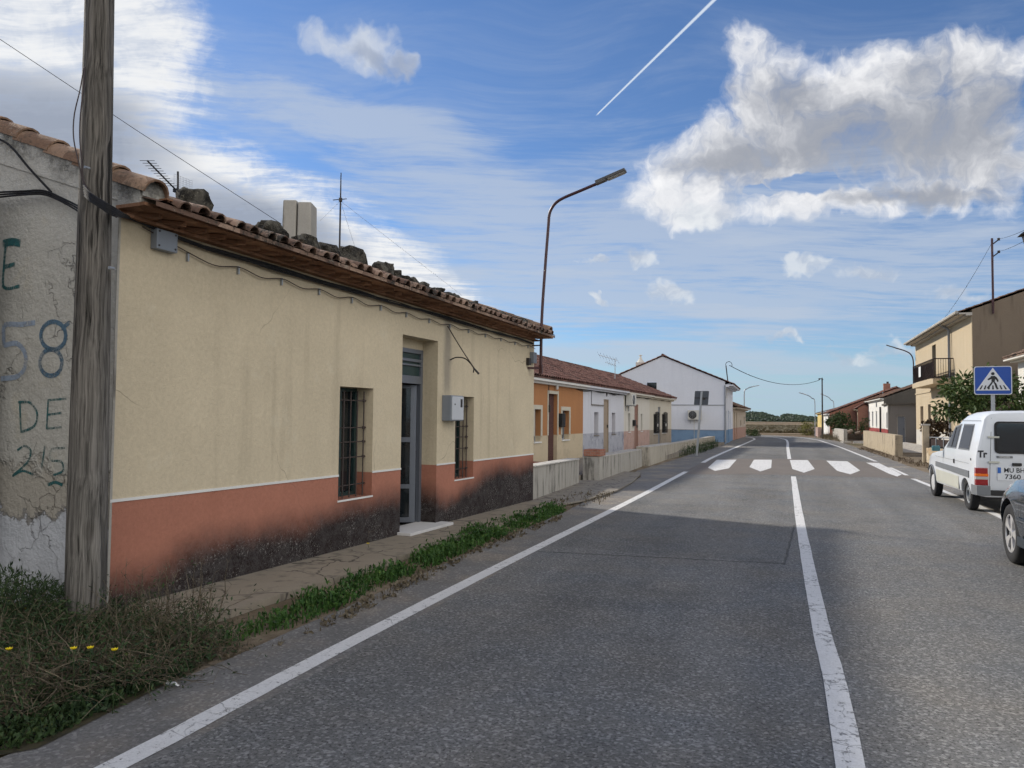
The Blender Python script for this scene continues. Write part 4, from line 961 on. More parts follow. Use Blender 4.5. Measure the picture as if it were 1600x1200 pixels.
for k in range(7):
    q = k/6; mb.tube([Vector((c1.x, c1.y+(c2.y-c1.y)*q, c1.z)), Vector((c1.x, c1.y+(c2.y-c1.y)*q, c2.z))], .0018, 3); mb.tube([Vector((c1.x, c1.y, c1.z+(c2.z-c1.z)*q)), Vector((c1.x, c2.y, c1.z+(c2.z-c1.z)*q))], .0018, 3)
t.part('reflector', mb, 'galvanised')
# wooden pole
pb = np.array([-4.995, 4.10, -.1]); pt4 = np.array(PY(155, 10, 4.13)); axd = (pt4-pb)/(pt4[2]-pb[2])
mb = MB(); k = 28; vs = []; nz_ = 70; Z = 8.2
for j in range(nz_+1):
    z = Z*j/nz_; c = pb+axd*z; r = .139-.0075*z
    for i in range(k):
        an = 2*PI*i/k; q = Vector((math.cos(an)*1.2, math.sin(an)*1.2, z*.35)); f = 1+.09*mnoise.noise(q+Vector((3, 1, 0)))+.05*mnoise.noise(Vector((math.cos(an)*6, math.sin(an)*6, z*.5)))-.05*max(0, mnoise.noise(Vector((math.cos(an)*14, math.sin(an)*14, z*.3))))
        vs.append((c[0]+math.cos(an)*r*f, c[1]+math.sin(an)*r*f, z-.1))
mb.add(vs, [(j*k+i, j*k+(i+1) % k, (j+1)*k+(i+1) % k, (j+1)*k+i) for j in range(nz_) for i in range(k)]+[tuple(range(nz_*k, nz_*k+k))])
t = T('utility_pole', 'tall weathered wooden pole standing at the near corner of the cream house', 'pole', (float(pb[0]), float(pb[1]), 0)); t.part('post', mb, 'weathered_wood', smooth=60)
def pp_(x, y, fo): # point on a plane just in front of the pole
    return PY(x, y, 4.1-fo)
mb = MB(); mb.tube([pp_(170, 350, .13), pp_(176, 430, .13)], .0, 3) if False else None
mb = MB(); mb.lathe([(-.02, 0), (-.02, .012), (.02, .012), (.02, 0)], pp_(174, 419, .11), (0, -1, 0), 8); t.part('bolt', mb, 'galvanised'); mb = MB(); mb.lathe([(-.02, 0), (-.02, .010), (.02, .010), (.02, 0)], pp_(136, 262, .13), (0, -1, 0), 8); t.part('bolt', mb, 'galvanised')
# cables
def cable(mb, pts, r, n=6): mb.tube([tuple(p) for p in interp(pts, n)], r, 6, False)
t = T('cable_bundle', 'thick bundle of black cables looping round the pole and running under the tiled eave', 'cable', NH(0, .06, 2.9))
rr = random.Random(17)
for k in range(5):
    j = lambda a=.012: rr.uniform(-a, a); mb = MB()
    g = [PY(-40, 302+k*5, 4.36), PY(30, 299+k*3, 4.36), PY(68, 298+k*3, 4.37), PY(98, 310+k*3, 4.37), PY(118, 318+k*4, 4.30)]
    pol = [pp_(130, 288+k*4, .08), pp_(140, 301+k*3, .165), pp_(158, 313+k*3, .175), pp_(178, 325+k*3, .12)]
    if k < 3: g = [PY(-40, 302+k*5, 4.36), PY(30, 299+k*3, 4.36), PY(68, 298+k*3, 4.37), PY(98, 310+k*3, 4.37), PY(122, 322+k*4, 4.30), PY(124, 326+k*3, 4.10)]; cable(mb, g, .008)
    wall = [NH(.06, .06+j(), 3.02+j())]+[NH(s, .055+j(), 2.985+j(.018)-.02*(s > 1)) for s in (.5, 1.1, 1.8, 2.6, 3.3, 4.2, 5.0, 5.8, 6.6, 7.4, 8.2, 8.9)]
    cable(mb, pol+wall, .009 if k < 3 else .007); t.part('cable', mb, 'black_cable', smooth=60)
mb = MB(); pts = [NH(.2, .03, 2.99)]
for s in np.arange(.7, 9., .62): pts += [NH(s, .03, 2.90+.012*(rr.random())), NH(s+.31, .035, 2.875)]
cable(mb, pts, .005); t.part('cable', mb, 'brown_cable', label='thin brown cable looping from hook to hook below the bundle')
for s in np.arange(.7, 9., .62): mb = MB(); NH.box(mb, s-.008, s+.008, .0, .025, 2.86, 2.915); t.part('hook', mb, 'galvanised')
t = T('cable_loop', 'pair of thin cables hanging down the left side of the wooden pole', 'cable', pp_(128, 200, .0))
for dx in (0, 8): mb = MB(); cable(mb, [pp_(131+dx*.2, 105, .10), pp_(125+dx*.6, 140, .12), pp_(116+dx*1.2, 180, .13), pp_(115+dx*1.2, 215, .13), pp_(122+dx*.7, 250, .13), pp_(131, 285, .12), pp_(150, 310, .15), pp_(182, 340, .10)], .0045); t.part('cable', mb, 'brown_cable')
mb = MB(); cable(mb, [PY(-40, 205, 4.41), PY(0, 218, 4.41), PY(20, 232, 4.41), PY(45, 262, 4.41), PY(80, 300, 4.41)], .010); solo('wall_cable', mb, 'black_cable', 'dark cable running diagonally down the old grey gable', 'cable')
# boxes on the facade
a0, a1, z0, z1 = .31, .53, 2.985, 3.15
t = T('junction_box', 'grey square junction box under the eave near the pole', 'junction box', NH(a0, 0, z0-.16)); mb = MB(); NH.box(mb, a0, a1, .001, .075, z0-.105, z1-.145); t.part('box', mb, 'grey_plastic', bevel=.008)
for s in (a0+.025, a1-.025):
    for z in (z0-.085, z1-.165): mb = MB(); mb.lathe([(0, 0), (0, .009), (.004, .009), (.004, 0)], NH(s, .075, z), (1, 0, 0), 8); t.part('screw', mb, 'dark_metal')
t = T('meter_box', 'white meter cabinet with a small window between the door and the second barred window', 'meter box', NH(5.46, 0, 1.53)); mb = MB(); NH.box(mb, 5.47, 5.86, .001, .15, 1.53, 1.90); b_ = t.part('cabinet', mb, 'grey_plastic', bevel=.008)
mb = MB(); NH.box(mb, 5.485, 5.845, .151, .165, 1.545, 1.885); d_ = t.part('door', mb, 'meter_white', bevel=.005); mb = MB(); NH.box(mb, 5.74, 5.80, .166, .169, 1.73, 1.85); t.part('window', mb, 'dark_metal', d_); mb = MB(); mb.lathe([(0, 0), (0, .012), (.006, .012), (.006, 0)], NH(5.56, .166, 1.77), (1, 0, 0), 8); t.part('lock', mb, 'dark_metal', d_)
mb = MB(); NH.box(mb, 8.88, 9.04, .001, .08, 2.60, 2.80); solo('terminal_box', mb, 'grey_plastic', 'small pale grey box on the wall beside the lamp bracket', 'terminal box', bevel=.006)
mb = MB(); NH.box(mb, 8.70, 8.80, .001, .06, 2.55, 2.68); solo('terminal_box', mb, 'dark_metal', 'smaller dark box left of the pale one at the end of the facade', 'terminal box', bevel=.006)
t = T('wall_bracket', 'rusty leftover iron bracket with a curled cable above the meter cabinet', 'bracket', NH(5.7, 0, 2.3)); mb = MB(); cable(mb, [NH(5.60, .01, 2.88), NH(5.64, .10, 2.74), NH(5.72, .24, 2.50), NH(5.80, .38, 2.27)], .0085); t.part('arm', mb, 'rust_bar')
mb = MB(); mb.tube([NH(5.78, .35, 2.31), NH(5.82, .42, 2.22)], [.012, .018], 6); t.part('holder', mb, 'dark_metal'); mb = MB(); cable(mb, [NH(5.64, .03, 2.42), NH(5.68, .12, 2.46), NH(5.74, .24, 2.44), NH(5.79, .34, 2.32), NH(5.76, .36, 2.24)], .009); t.part('cable', mb, 'black_cable')
# lamp at the end of the cream house
def lamp_head(t, p, d, L, W_, m='lamp_head', tilt=0.):
    d = Vector(d).normalized(); s = Vector((-d.y, d.x, 0)).normalized(); u = s.cross(d)*-1; u = u if u.z > 0 else -u; p = Vector(p)
    def fn(x, y, z): return tuple(p+d*x+s*y+u*z)
    mb = MB(); mb.box(0, L*.35, -W_*.32, W_*.32, -.03, .045, fn); n_ = t.part('neck', mb, m, bevel=.008)
    mb = MB(); mb.box(L*.35+.001, L, -W_/2, W_/2, -.02, .035, fn); hd = t.part('housing', mb, m, bevel=.012); mb = MB(); mb.box(L*.4, L*.96, -W_*.38, W_*.38, -.032, -.021, fn); t.part('lens', mb, 'lamp_glass', hd)
t = T('street_lamp', 'maroon swan-neck street lamp bracketed to the far corner of the cream house', 'street lamp', (-4.84, 13.4, 2.45))
path = [(-4.84, 13.4, 2.42), (-4.83, 13.4, 3.4), (-4.77, 13.4, 4.4), (-4.715, 13.4, 5.15), (-4.70, 13.4, 5.35), (-4.66, 13.4, 5.47), (-4.57, 13.4, 5.58), (-4.42, 13.4, 5.66), (-4.1, 13.4, 5.76), (-3.78, 13.4, 5.86)]
mb = MB(); mb.tube([tuple(q) for q in interp(path, 4)], .028, 10); t.part('pole', mb, 'maroon_paint', smooth=60)
mb = MB(); mb.tube([NH(NL-.33, .0, 2.50), (-4.84, 13.4, 2.50)], .02, 6); mb.box(-4.87, -4.81, 13.37, 13.43, 2.40, 2.56); t.part('bracket', mb, 'maroon_paint'); mb = MB(); mb.tube([NH(NL-.1, 0, 3.02), (-4.84, 13.4, 3.02)], .012, 6); mb.tube([NH(NL-.1, 0, 2.93), (-4.84, 13.4, 2.93)], .012, 6); t.part('bracket', mb, 'maroon_paint')
lamp_head(t, (-3.80, 13.4, 5.865), (.53, 0, .17), .58, .16)
# roof wire from the left
mb = MB(); e0 = EYE+ray(-80, 8)*8.; e1 = EYE+ray(440, 350)*(10.2/1.0); mb.tube([tuple(e0), tuple((e0+e1)/2-np.array([0, 0, .02])), tuple(e1)], .0035, 4); solo('overhead_wire', mb, 'black_cable', 'thin wire crossing the sky from upper left down to the chimney', 'wire')

# ------------------------------------------------------------------ the low terrace on the left
RW = Fr((-8.0, 20.9), (-8.2, 45.0)); ZT = .16
def H(s0, s1, z0, z1, d=.2, **k): return dict(s0=s0, s1=s1, z0=z0, z1=z1, d=d, **k)
def ac_unit(label, fn, w=.8, h=.55, dd=.28, group=None, cat='air conditioner'):
    t = T('air_conditioner', label, cat, fn(0, 0, 0), group); mb = MB(); mb.box(-w/2, w/2, .06, .06+dd, 0, h, fn); c = t.part('casing', mb, 'ac_white', bevel=.015)
    mb = MB(); cx = -w*.14; mb.add([fn(cx+math.cos(a)*h*.42, .065+dd, h/2+math.sin(a)*h*.42) for a in np.linspace(0, 2*PI, 20)[:-1]], [tuple(range(19))]); t.part('fan', mb, 'black', c)
    mb = MB()
    for q in (.16, .29, .42): mb.tube([fn(cx+math.cos(a)*h*q, .075+dd, h/2+math.sin(a)*h*q) for a in np.linspace(0, 2*PI, 17)], .006, 4)
    for q in range(4): a = PI*q/4; mb.tube([fn(cx+math.cos(a)*h*.42, .072+dd, h/2+math.sin(a)*h*.42), fn(cx-math.cos(a)*h*.42, .072+dd, h/2-math.sin(a)*h*.42)], .005, 4)
    t.part('grille', mb, 'galvanised', c)
    mb = MB()
    for x in (-w*.35, w*.35): mb.box(x-.015, x+.015, 0, .06+dd, -.03, -.001, fn); mb.box(x-.015, x+.015, 0, .03, -.25, -.03, fn)
    t.part('bracket', mb, 'galvanised'); return t
orange = house('terrace_house', 'low terraced house painted orange with a brown brick-coloured roller blind in the doorway', RW, -2.6, 5.93, 6.2, 2.80, 4.02, 'orange_render', 'red_tile',
    [H(.72, 1.30, .84, 1.83, .22, surround=.13, sz0=1.02, fm='grey_metal', split=False), H(2.02, 2.92, ZT, 2.34, .12, kind='blind', surround=.10, sz0=1.02), H(3.44, 4.22, .84, 1.82, .22, surround=.13, sz0=1.02, fm='grey_metal', split=False)], far_gable=False, fascia='plain_white', verge=.12)
white = house('terrace_house', 'low white terraced house with a bluish peeling plinth and boarded beige door', RW, 5.935, 12.33, 6.2, 2.80, 4.02, 'white_render', 'red_tile',
    [H(7.46, 8.08, .92, 1.80, .26, gm='brown_blind', fm='door_pink', sm='greyblock'), H(8.86, 9.74, ZT, 2.33, .06, kind='door', dm='door_beige'), H(10.2, 10.8, .92, 1.80, .26, gm='brown_blind', fm='door_pink', sm='greyblock')], near_gable=False, far_gable=False)
ivory = house('terrace_house', 'low off-white terraced house with a pinkish plinth and a brownish pink door', RW, 12.335, 18.0, 6.2, 2.78, 4.0, 'ivory_render', 'red_tile',
    [H(13.2, 13.62, .96, 1.80, .2, split=False, fm='dark_metal'), H(14.48, 15.35, ZT, 2.23, .06, kind='door', dm='door_pink', fm='door_pink'), H(15.88, 16.25, .96, 1.79, .2, split=False, fm='dark_metal')], near_gable=False, far_gable=False)
endh = house('terrace_house', 'last low cream terraced house of the row with black grilles on its two windows', RW, 18.005, 24.4, 6.2, 2.76, 3.98, 'stone_cream_render', 'red_tile',
    [H(19.05, 20.15, .77, 1.81, .1, split=False, fm='dark_metal'), H(20.3, 21.0, ZT, 2.2, .08, kind='door', dm='door_grey', fm='door_grey'), H(21.4, 22.58, .77, 1.82, .1, split=False, fm='dark_metal')], near_gable=False)
for s0, s1 in ((19.05, 20.15), (21.4, 22.58)):
    mb = MB(); m = (s0+s1)/2
    for k in range(10): s = s0+(s1-s0)*k/9; mb.tube([RW(s, .10, .80), RW(s, .10, 1.9+.04*math.sin(PI*k/9))], .012, 4)
    for z in (.8, 1.35, 1.88): mb.tube([RW(s0, .1, z), RW(s1, .1, z)], .014, 4)
    endh.part('grille', mb, 'black'); mb = MB(); RW.box(mb, m-.08, m+.08, .115, .125, 1.15, 1.30); endh.part('plaque', mb, 'plain_white')
mb = MB(); RW.box(mb, 7.0, 8.8, .0, .05, 2.06, 2.10); white.part('ledge', mb, 'greyblock'); mb = MB(); mb.tube([RW(7.0, .02, 2.74), RW(7.0, .02, 2.1)], .01, 5); mb.tube([RW(7.0, .025, 2.70), RW(9.6, .025, 2.70)], .008, 5); white.part('wiring', mb, 'dark_metal')
white.part('house_number', text_mb('19', .16, lambda u, v, w: RW(9.3+u, .01+w, 2.52+v), .004, .004), 'text_black')
mb = MB(); RW.box(mb, 3.05, 3.40, .01, .14, 1.28, 1.72); solo('mailbox', mb, 'black', 'black mailbox between the blind and the right window of the orange house', 'mailbox', bevel=.01)
mb = MB(); RW.box(mb, 14.05, 14.3, .01, .12, 1.22, 1.5); solo('mailbox', mb, 'black', 'small black mailbox left of the pinkish door', 'mailbox', bevel=.01)
t = T('wall_lamp', 'small white wall lamp above the roller blind of the orange house', 'wall lamp', RW(2.55, 0, 2.45)); mb = MB(); mb.lathe([(0, .03), (.02, .045), (.13, .05), (.15, .02), (.15, 0)], RW(2.62, .09, 2.48), (0, 0, 1), 10); t.part('shade', mb, 'plain_white'); mb = MB(); mb.tube([RW(2.62, 0, 2.58), RW(2.62, .09, 2.65), RW(2.62, .09, 2.62)], .01, 5); t.part('arm', mb, 'dark_metal')
ac_unit('boxy air conditioner outdoor unit high on the white terrace facade', lambda u, n, z: RW(12.9+u, n, 2.15+z), .85, .5)
mb = MB(); rr = random.Random(4)
for k in range(3): cable(mb, [RW(s, .05+rr.uniform(-.02, .02), 2.63+rr.uniform(-.05, .03)-.04*(i % 2)) for i, s in enumerate(np.arange(5, 24.4, 1.1))], .012, 4)
solo('facade_cables', mb, 'black_cable', 'dark cables sagging along under the eave of the low terrace row', 'cable')
mb = MB(); mb.tube([RW(2.0, .02, 2.7), RW(2.0, .02, 1.95)], .012, 5); mb.tube([RW(2.0, .05, 1.98), RW(2.0, .05, 1.75)], .03, 5); solo('conduit', mb, 'dark_metal', 'short dark conduit beside the roller blind of the orange house', 'conduit')
# aerial on the terrace roof
q = Vector(PX(961, 590, -9.6)); t = T('television_aerial', 'small television aerial on a thin mast above the low terrace roof', 'aerial', tuple(q)); top = Vector(PX(961, 560, -9.6)); mb = MB(); mb.tube([q-Vector((0, 0, .3)), top], .02, 5); t.part('mast', mb, 'galvanised')
mb = MB(); b0 = top+Vector((-.7, -.5, .15)); b1 = top+Vector((.1, .1, -.1)); mb.tube([b0, b1], .014, 4)
for k in range(7): c = b0.lerp(b1, k/6); mb.tube([c+Vector((-.12, .1, .16)), c-Vector((-.12, .1, .16))], .008, 3)
mb.tube([top+Vector((0, 0, -.35)), top+Vector((-.45, -.3, -.2))], .012, 4)
for k in range(4): c = top+Vector((-.1*k, -.07*k, -.33+.03*k)); mb.tube([c+Vector((-.1, .1, .12)), c-Vector((-.1, .1, .12))], .008, 3)
t.part('elements', mb, 'galvanised')
# low walls along the terrace
def lowwall(label, A, B, h0, h1, th, m='wall_concrete', cap='pale_concrete', co=.03, ch=.05, capn=None):
    f = Fr(A, B); t = T('low_wall', label, 'wall', f(0, 0, 0), None); mb = MB(); n = 12; L = f.L
    for i in range(n):
        a, b = L*i/n, L*(i+1)/n; ha, hb = h0+(h1-h0)*i/n, h0+(h1-h0)*(i+1)/n
        mb.add([f(a, 0, -.05), f(b, 0, -.05), f(b, 0, hb), f(a, 0, ha), f(a, -th, -.05), f(b, -th, -.05), f(b, -th, hb), f(a, -th, ha)], [(0, 1, 2, 3), (4, 7, 6, 5), (3, 2, 6, 7)]+([(0, 3, 7, 4)] if i == 0 else [])+([(1, 5, 6, 2)] if i == n-1 else []))
    t.part('wall', mb, m)
    if cap:
        mb = MB(); mb.add([f(0, co, h0), f(L, co, h1), f(L, -th-co, h1), f(0, -th-co, h0), f(0, co, h0+ch), f(L, co, h1+ch), f(L, -th-co, h1+ch), f(0, -th-co, h0+ch)], [(0, 3, 2, 1), (4, 5, 6, 7), (0, 1, 5, 4), (1, 2, 6, 5), (2, 3, 7, 6), (3, 0, 4, 7)]); t.part('coping', mb, cap, bevel=.008)
    return t
lowwall('grey streaked low wall with a white coping joining the cream house', (-5.05, 13.62), (-5.36, 17.55), .655, .60, .24, cap='kerb_white', ch=.025)
lowwall('grey low wall behind the brick block, second along the terrace', (-5.12, 18.5), (-5.55, 25.3), .60, .53, .42, cap='pale_concrete', co=.01, ch=.03)
lowwall('tan low wall with a pale top, third along the terrace', (-5.40, 25.8), (-5.76, 33.2), .60, .52, .45, 'grey_tan', 'pale_concrete', .01, .03)
lowwall('farthest low wall along the terrace, ending beside the blue and white gable', (-5.86, 33.6), (-6.22, 49.3), .50, .48, .3, 'grey_tan', 'pale_concrete', .01, .03)
mb = MB(); f = Fr((-5.10, 18.48), (-5.15, 19.28)); f.box(mb, 0, .62, -.42, .012, .64, .80); solo('brick_block', mb, 'brick', 'short block of red bricks on top of the low wall corner', 'brick pier')
mb = MB(); mb.box(-7.6, -5.9, 18.0, 18.35, .16, .47); solo('brick_planter', mb, 'brick', 'low red brick planter edge between the orange house and the low wall', 'planter')

# ------------------------------------------------------------------ white and blue house
WF = Fr((-5.68, 49.96), (-6.18, 59.25))
wh = house('white_house', 'two-storey white house with a blue painted base and a broad gable', WF, 0, 9.3, 7.8, 3.95, 5.60, 'blue_white_render', 'red_tile',
    [H(1.5, 2.3, 3.0, 3.55, .15, split=False), H(1.2, 1.9, .95, 2.1, .12, gm='door_blue', fm='door_blue'), H(3.2, 4.3, .02, 2.15, .12, kind='door', dm='door_blue', fm='door_blue'), H(5.6, 6.3, .95, 2.1, .12, gm='door_blue', fm='door_blue')],
    over=.55, gholes=[H(4.27, 4.88, 3.42, 3.90, .12, split=False, fm='dark_metal', sill=False)], gm='blue_white_render', verge=.10, rz=.06, amp=.03)
GW = WF.turn(0, 0)
def gbox(mb, a, b, o0, o1, z0, z1): # gable side boxes, outwards = towards the camera
    WF.box(mb, -o1, -o0, -b, -a, z0, z1)
mb = MB(); gbox(mb, .02, 7.7, .001, .03, 2.43, 2.48); gbox(mb, .02, 7.7, .001, .02, .86, .89); wh.part('string_course', mb, 'grey_metal')
mb = MB(); mb.tube([WF(-.06, .02, 3.72), WF(-.06, .02, .1)], .05, 8); mb.tube([WF(-.06, .02, 3.72), WF(-.0, .35, 3.80)], .05, 8); wh.part('downpipe', mb, 'grey_metal')
mb = MB()
for z, r in ((0, 0),): pass
mb.box(-.28, .28, -.28, .28, 0, .28, lambda x, y, z: WF(1.0+x, -5.5+y, 5.02+z)); ck = wh.part('chimney', mb, 'ivory_render', bevel=.02)
mb = MB(); mb.lathe([(.28, .26), (.42, .16), (.50, .10), (.62, .08), (.63, .04), (.72, .04), (.72, .11), (.78, .10), (.80, 0)], WF(1.0, -5.5, 5.02), (0, 0, 1), 12); wh.part('chimney_pot', mb, 'ivory_render', ck)
ac_unit('air conditioner outdoor unit with a black fan on the blue and white gable', lambda u, n, z: WF(-n, -1.85-u*-1, 1.52+z), .85, .6)
mb = MB(); mb.tube([WF(-.03, -1.9, 1.5), WF(-.03, -1.9, .1)], .012, 5); wh.part('drain_hose', mb, 'ivory_trim')
t = T('roof_standard', 'looped service mast on the eave corner of the white and blue house', 'mast', WF(.6, .3, 3.9)); q0 = WF(.5, .15, 3.95); q1 = Vector(q0)+Vector((-.12, 0, 1.05)); mb = MB(); mb.tube([q0, q1], .035, 6); t.part('pole', mb, 'dark_metal')
mb = MB(); mb.tube([(q1.x+.18+.2*math.cos(a), q1.y, q1.z+.02+.22*math.sin(a)) for a in np.linspace(PI, -.5, 12)], .018, 5, False); t.part('cable_loop', mb, 'black_cable')
far1 = house('cream_cottage', 'low cream house with a reddish base beyond the white and blue house', Fr((-6.22, 59.6), (-6.5, 73.6)), 0, 13.6, 6, 2.55, 3.7, 'farcream_render', 'dark_tile',
    [H(1.2, 2.0, .02, 2.1, .1, kind='door', dm='greyblock'), H(3.2, 4.0, .02, 2.1, .1, kind='door', dm='door_beige'), H(7.5, 8.3, 1.0, 1.5, .1, split=False, fm='dark_metal'), H(11.4, 12.2, 1.1, 1.8, .1, split=False, fm='dark_metal')], over=.45)
# lamp post beyond it
def post_lamp(label, base, h, arm, m='galvanised', r=.05, bend=.6, hl=.55):
    t = T('street_lamp', label, 'street lamp', tuple(base)); b = Vector(base); a = Vector((arm[0], arm[1], 0)); mb = MB(); L = a.length; d = a.normalized()
    pts = [b, b+Vector((0, 0, h*.6)), b+Vector((0, 0, h-.5)), b+Vector((0, 0, h-.12))+d*.05, b+Vector((0, 0, h))+d*.25, b+Vector((0, 0, h+arm[2]*.6))+d*L*.6, b+Vector((0, 0, h+arm[2]))+d*L]
    mb.tube([tuple(q) for q in interp([tuple(p) for p in pts], 4)], r, 6); t.part('pole', mb, m, smooth=60); lamp_head(t, b+a+Vector((0, 0, h+arm[2])), (d.x, d.y, arm[2]/L*.8), hl, .16, m); return t
x, y = xy_at(1163, 70); post_lamp('tall thin street lamp rising behind the far cream house on the left', (x, y, 0), 4.35, (.75, .2, .2))
# ------------------------------------------------------------------ right side
cf = G(1432, 694)[:2]; nc = (6.69, 42.17); BF = Fr(nc, cf, -1); BL = BF.L
SS = lambda s_: BL-s_
bh = house('beige_house', 'two-storey beige house with a balcony and a dark brown blank gable', BF, 0, BL, 10, 6.95, 8.75, 'beige_render', 'dark_tile',
    [H(SS(2.84), SS(1.73), 1.08, 2.54, .15, gm='door_beige', fm='door_beige'), H(SS(5.51), SS(4.58), .02, 2.62, .2, kind='door', dm='dark_metal', fm='dark_metal'), H(SS(7.42), SS(6.3), 1.13, 2.47, .15, gm='door_beige', fm='door_beige'),
     H(SS(7.4), SS(6.2), 3.88, 6.15, .3, split=False, fm='door_beige'), H(SS(11.2), SS(10.1), 1.13, 2.47, .15, gm='door_beige', fm='door_beige')], over=.6, gm='brown_gable', verge=.05, fascia='pale_concrete', amp=.03)
mb = MB(); BF.box(mb, SS(12.45), SS(5.5), .001, 1.0, 3.58, 3.86); bs_ = bh.part('balcony', mb, 'beige_render', bevel=.01)
mb = MB()
for s in (SS(12.4), SS(5.55)): mb.tube([BF(s, .95, 3.86), BF(s, .95, 4.92)], .025, 5)
mb.tube([BF(SS(12.4), .95, 4.92), BF(SS(5.55), .95, 4.92)], .03, 5); mb.tube([BF(SS(12.4), .02, 4.92), BF(SS(12.4), .95, 4.92)], .03, 5); mb.tube([BF(SS(12.4), .02, 3.95), BF(SS(12.4), .95, 3.95)], .02, 5)
for k in range(8): mb.tube([BF(SS(12.4), .95*k/8+.02, 3.9), BF(SS(12.4), .95*k/8+.02, 4.92)], .013, 4)
for k in range(46): s = SS(12.4)+6.85*k/45; mb.tube([BF(s, .95, 3.9), BF(s, .95, 4.92)], .013, 4)
bh.part('railing', mb, 'balcony_brown', bs_); mb = MB(); BF.box(mb, SS(12.3), SS(5.6), .90, .92, 3.95, 4.80); bh.part('railing_screen', mb, 'balcony_brown', bs_); mb = MB(); BF.box(mb, SS(8.6), SS(7.9), .99, 1.0, 4.15, 4.75); bh.part('notice', mb, 'plain_white', bs_)
mb = MB(); BF.box(mb, 0, BL, .001, .05, 3.36, 3.44); BF.box(mb, 0.02, .3, .001, .02, 0, 6.8); bh.part('string_course', mb, 'beige_render')
mb = MB(); mb.tube([BF(0-.05, .66, 6.84), BF(BL, .66, 6.84)], .08, 6); bh.part('gutter', mb, 'pale_concrete'); mb = MB(); mb.tube([BF(SS(11.9), .60, 6.80), BF(SS(11.9), .3, 6.62), BF(SS(11.9), .12, 6.5), BF(SS(11.9), .12, .1)], .07, 8); bh.part('downpipe', mb, 'grey_metal', smooth=60)
# electricity standard on its gable, and wires
q0 = BF(-.12, -.85, 6.7); q1 = BF(-.12, -.85, 10.3); t = T('roof_standard', 'tall thin dark mast fixed to the brown gable of the beige house', 'mast', q0); mb = MB(); mb.tube([q0, q1], .05, 6); t.part('pole', mb, 'maroon_paint')
mb = MB()
for z in (-.15, -.75): mb.tube([(q1[0], q1[1], q1[2]+z-.15), (q1[0]+.25, q1[1], q1[2]+z+.05)], .03, 5); mb.lathe([(-.05, 0), (-.05, .06), (.06, .06), (.06, 0)], (q1[0]+.27, q1[1], q1[2]+z+.08), (0, 0, 1), 8)
t.part('insulator', mb, 'dark_metal')
def wire(label, a, b, sag, r=.012, n=12):
    mb = MB(); a, b = np.array(a), np.array(b); mb.tube([tuple(a+(b-a)*k/n-np.array([0, 0, sag*4*(k/n)*(1-k/n)])) for k in range(n+1)], r, 4, False); return solo('overhead_wire', mb, 'black_cable', label, 'wire')
wire('upper wire from the gable mast of the beige house out of the frame', (q1[0]+.27, q1[1], q1[2]-.05), PY(1640, 338, 24), .1, .008); wire('lower wire from the gable mast of the beige house out of the frame', (q1[0]+.27, q1[1], q1[2]-.65), PY(1640, 352, 24), .1, .008)
wire('wire running from the gable mast down to the eave of the beige house', (q1[0], q1[1], q1[2]-.2), BF(SS(9.5), .3, 6.9), .25, .008)
# crossing cable
ux, uy = xy_at(1285, 65); t = T('electricity_pole', 'slim dark metal electricity pole at the far right of the road', 'pole', (ux, uy, 0)); mb = MB(); mb.tube([(ux, uy, 0), (ux, uy, 5.15)], [.07, .05], 8); t.part('post', mb, 'dark_metal'); mb = MB(); mb.tube([(ux-.2, uy, 5.1), (ux+.1, uy, 5.0)], .03, 5); mb.lathe([(0, 0), (0, .07), (.12, .07), (.12, 0)], (ux-.22, uy, 4.98), (0, 0, 1), 8); t.part('insulator', mb, 'dark_metal')
wire('sagging cable spanning the road from the white house mast to the far electricity pole', (WF(.5, .15, 0)[0]+.1, WF(.5, .15, 0)[1], 5.0), (ux-.22, uy, 4.95), .75, .022, 20)
x, y = xy_at(1273.5, 66); post_lamp('far street lamp left of the electricity pole, arm towards the road', (x, y, 0), 3.45, (-.75, -.1, .3), r=.035)
x, y = xy_at(1303, 78); post_lamp('farthest street lamp, half hidden behind the brick house roof', (x, y, 0), 3.6, (-.75, -.1, .42), r=.035)
x, y = BF(BL+.25, .1, 0)[:2]; t = T('street_lamp', 'small street lamp whose arm reaches from the far corner of the beige house', 'street lamp', (x, y, 4.6)); mb = MB(); mb.tube([tuple(q) for q in interp([(x, y, 4.7), (x, y, 5.7), (x-.15, y, 6.15), (x-.5, y, 6.4), (x-1.1, y, 6.62)], 4)], .04, 6); t.part('pole', mb, 'maroon_paint'); lamp_head(t, (x-1.1, y, 6.62), (-.6, 0, .22), .6, .15)
# white house with red base, and its grey annex
A = xy_at(1381, 62); B = xy_at(1355, 74.3); WR = Fr(A, B, -1)
sx = lambda px: WR.sz(px, 650)[0]
wr = house('white_red_house', 'single-storey white house with a dark red base and a dark gable, beyond the beige house', WR, 0, WR.L, 9, 3.42, 5.1, 'white_red_render', 'dark_tile',
    [H(sx(1377), sx(1374.5), 1.0, 2.5, .1, split=False, gm='grey_metal'), H(sx(1370.5), sx(1368.5), 1.0, 2.4, .1, split=False, gm='grey_metal'), H(sx(1364.5), sx(1362.5), 1.0, 2.4, .1, split=False, gm='grey_metal'), H(sx(1359), sx(1357.5), 1.0, 2.4, .1, split=False, gm='grey_metal')], over=.3, gm='dark_gable', verge=.06)
mb = MB(); mb.tube([WR(1.3, .12, 0), WR(1.3, .12, 2.7)], .07, 6); wr.part('downpipe', mb, 'dark_metal'); mb = MB(); mb.lathe([(0, 0), (0, .22), (.04, .22), (.04, 0)], WR(sx(1370), .02, 2.95), (-1, 0, 0), 10); wr.part('wall_plate', mb, 'grey_metal')
